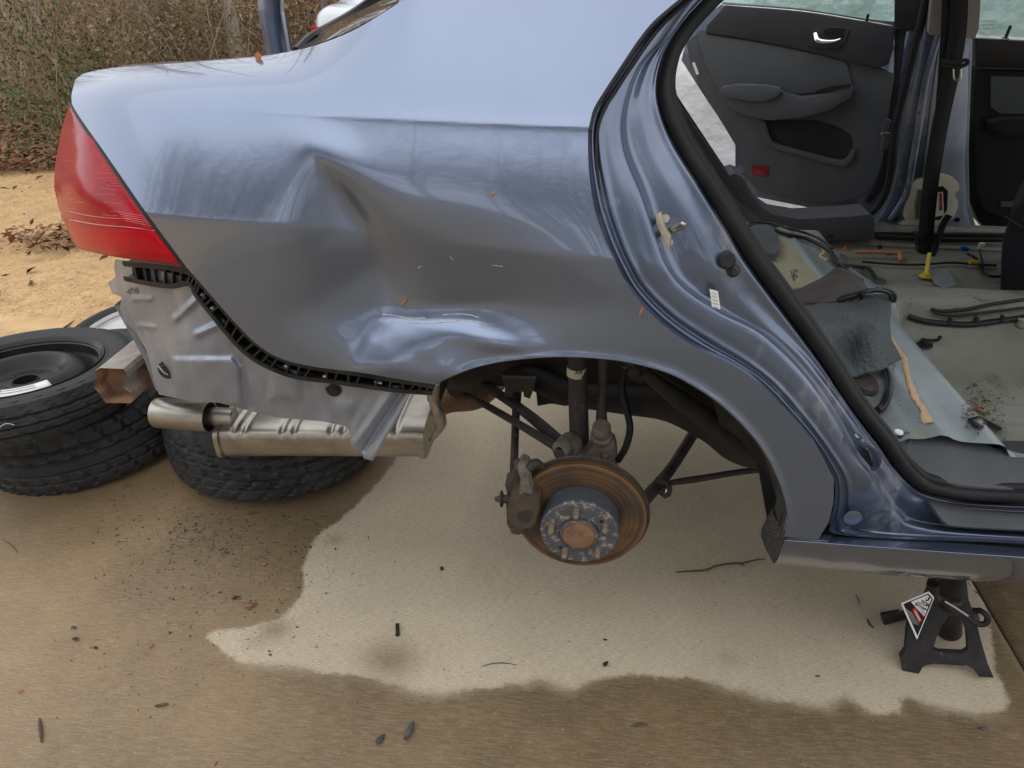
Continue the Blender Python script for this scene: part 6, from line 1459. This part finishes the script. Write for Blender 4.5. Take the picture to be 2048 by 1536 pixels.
for x in (PX0 + .1, PX1 - .1):
    for y in (PYR + .8, PYR + 3.5): lathe('wheel', [(0, -.09), (.2, -.1), (.32, -.1), (.32, .1), (0, .1)], frame((x, y, .32), (1, 0, 0)), TYRE, pc, 24)
slab('rear_window', [Vector(v) for v in ((PX0 + .22, PYR + .60, 1.10), (PX1 - .22, PYR + .60, 1.10), (PX1 - .35, PYR + .98, 1.36), (PX0 + .35, PYR + .98, 1.36))], .01, DGLASS, pc)
for a, b in ((PX0 - .005, PX0 + .34), (PX1 - .34, PX1 + .005)):
    slab('tail_light', [Vector((a, PYR - .03, .72)), Vector((b, PYR - .03, .74)), Vector((b, PYR - .01, .92)), Vector((a, PYR - .01, .95))], .10, LENSB, pc, bevel=.01)

# ================================================================== SMALL THINGS ON THE CONCRETE
def leaf_thing(px, py, s, mat, label, name='leaf', cat='leaf', rot=0, group=None):
    c = at(px, py, z=.002); r = random.Random(px * 7 + py)
    pts = [(-1, 0), (-.6, .35), (-.1, .5), (.4, .35), (1, .05), (.5, -.25), (0, -.42), (-.5, -.3)]
    V = [(0, 0, .25)] + [(a * (1 + r.uniform(-.25, .25)), b * (1 + r.uniform(-.4, .4)), r.uniform(0, .45)) for a, b in pts]
    ca, sa = math.cos(rot), math.sin(rot)
    V = [(c.x + s * (a * ca - b * sa), c.y + s * (a * sa + b * ca), c.z + s * h) for a, b, h in V]
    fs = [(0, i, i % 8 + 1) for i in range(1, 9)]
    o = mesh(name, V, fs, mat); m_ = o.modifiers.new('t', 'SOLIDIFY'); m_.thickness = .0008
    tag(o, label, cat, group); return o
def twig_thing(pts, r, label, mat=TWIG, name='twig', cat='twig', buds=0, up=None):
    C = [at(a, b, z=r * 1.2) for a, b in pts]; o = tube(name, C, [r * .6, r, r * .9, r * .5], mat, None, seg=7, n=24)
    tag(o, label, cat); return o
o = twig_thing([(1352,1144),(1385,1142),(1412,1140),(1432,1132),(1460,1127),(1485,1126),(1510,1120),(1530,1118)], .0028, 'long brown twig with flaky buds in front of the sill end')
tag(o, None, None)
leaf_thing(1412, 1143, .009, LEAFO, 'orange bud scale caught on the long twig', rot=.4); leaf_thing(1484, 1131, .008, LEAFB, 'brown bud scale under the long twig, nearest the sill')
twig_thing([(79,1437),(81,1460),(83,1484)], .0035, 'short twig with knobbed ends near the lower left edge')
twig_thing([(310,1412),(322,1410),(336,1407)], .003, 'little dark twig lying on the wet concrete left of the pale patch')
twig_thing([(810,1478),(818,1462),(827,1444)], .006, 'dark split bark sliver on the wet concrete at the bottom', STONE, 'bark_sliver', 'bark')
twig_thing([(4,1078),(20,1088),(34,1104)], .0018, 'thin reddish stem on the concrete at the left edge', LEAFB)
twig_thing([(964,1333),(985,1327),(1010,1326),(1034,1330)], .0012, 'thin curved dark grass stem on the pale patch', STONE)
twig_thing([(1262,1452),(1280,1448),(1296,1448)], .0028, 'stubby twig on the wet concrete below the scalloped edge')
twig_thing([(1735,1238),(1739,1248),(1748,1256)], .0028, 'dark bent twig on the pale concrete left of the jack stand')
twig_thing([(1712,1190),(1717,1200),(1720,1210)], .0014, 'thin upright stem on the pale concrete near the sill')
twig_thing([(428,1532),(432,1524),(436,1522)], .0016, 'curled red stem at the bottom edge', LEAFB)
twig_thing([(490,1028),(505,1026),(520,1024)], .0022, 'small dark twig in the grit in front of the winter tyre')
tube_o = slab('rubber_piece', [at(791,1246,z=.006), at(798,1246,z=.006), at(799,1269,z=.006), at(791,1270,z=.006)], .005, BLACKG, None, bevel=.001, dirv=Vector((0, 0, -1))); tag(tube_o, 'black rubber scrap on the pale patch', 'scrap')
o = slab('black_chip', [at(880,1134,z=.004), at(886,1132,z=.004), at(887,1138,z=.004), at(881,1139,z=.004)], .003, BLACKG, None, dirv=Vector((0, 0, -1))); tag(o, 'tiny square black chip left of the brake disc', 'chip')
leaf_thing(253, 972, .010, LEAFO, 'orange leaf scrap between the two tyre stacks', rot=.3)
leaf_thing(530, 1128, .008, LEAFO, 'orange leaf scrap in the grit left of the pale patch', rot=.5)
leaf_thing(302, 1293, .006, LEAFO, 'tiny yellow orange leaf bit on the wet concrete', rot=.8)
leaf_thing(500, 1212, .016, LEAFB, 'tan curled leaf near the tip of the pale patch', rot=.4); leaf_thing(472, 1196, .010, LEAFD, 'dark leaf left of the tan curled leaf', rot=.6)
leaf_thing(762, 1480, .013, STONE, 'grey folded leaf beside the bark sliver', rot=1.2); leaf_thing(1211, 1330, .010, LEAFD, 'dark crumpled leaf just above the scalloped wet edge', rot=.9)
leaf_thing(1636, 1353, .006, LEAFB, 'small brown leaf bit on the pale patch', rot=.2); leaf_thing(40, 1383, .008, LEAFO, 'round reddish leaf near the left edge', rot=.3)
leaf_thing(152, 1279, .009, LEAFD, 'dark leaf flake left of the pale patch tip', rot=.2); leaf_thing(148, 1256, .008, STONE, 'grey flake above the dark leaf flake'); leaf_thing(192, 1297, .007, LEAFD, 'small black flake right of the dark leaf flake')
leaf_thing(1210, 1280, .005, LEAFD, 'small dark crumb on the pale patch, middle'); leaf_thing(1966, 1458, .009, STONE, 'faint grey flake on the wet concrete at lower right')
for a, b, s, lb_ in ((518, 118, .009, 'dry curled leaf on the trunk edge'),):
    pass
c = onpanel(520, 117, .004); lf = mesh('leaf', [c + Vector(v) for v in ((-.008, 0, .004), (-.002, 0, .010), (.003, 0, .006), (.002, -.004, -.012), (-.005, -.003, -.004))], [(0, 1, 2, 3, 4)], LEAFO, None); tag(lf, 'dry curled leaf resting on the trunk edge', 'leaf')
for (a0_, b0_, a1_, b1_, lb_) in ((983,393,990,383,'dry needle stuck to the panel near the door opening'), (803,612,815,596,'orange dry needle in the dent above the scratches'), (1277,634,1287,612,'brown needle stuck near the door edge above the wheel arch')):
    o = tube('pine_needle', [onpanel(a0_, b0_, .0015) , onpanel((a0_ + a1_) / 2, (b0_ + b1_) / 2, .0022), onpanel(a1_, b1_, .0015)], [.0006, .0018, .0004], LEAFO, None, seg=5, n=8); tag(o, lb_, 'pine needle')
# grit: gravel and crumbs as stuff
random.seed(21); bm = bmesh.new()
def grit(n, cx, cy, sx, sy, smin, smax):
    for _ in range(n):
        p = at(random.gauss(cx, sx), random.gauss(cy, sy), z=.001); r = random.uniform(smin, smax) * random.uniform(.4, 1)
        speck(bm, p, r)
grit(1100, 440, 1060, 110, 42, .0008, .0036); grit(500, 430, 1150, 120, 60, .0008, .0038); grit(160, 560, 1290, 110, 40, .0006, .0022); grit(150, 250, 1320, 130, 70, .0006, .0026)
grit(220, 1000, 1280, 330, 90, .0005, .0017); grit(120, 1600, 1330, 200, 70, .0005, .0015); grit(160, 900, 1470, 500, 50, .0005, .0018); grit(110, 1150, 1180, 150, 40, .0005, .0015); grit(80, 1500, 1180, 100, 30, .0005, .0014)
o = from_bm('driveway_grit', bm, STONE, None, False); o['kind'] = 'stuff'
random.seed(31); bm = bmesh.new(); grit(60, 440, 1080, 130, 90, .001, .0032); grit(40, 700, 1300, 400, 90, .0008, .0022)
o = from_bm('brown_crumbs', bm, LEAFB, None, False); o['kind'] = 'stuff'
bm = bmesh.new()
for k in range(70):
    y = random.uniform(1.12, 2.3); speck(bm, Vector((JX + random.gauss(0, .006), y, 0.0)), .004)
o = from_bm('joint_grit', bm, STONE, None, False); o['kind'] = 'stuff'
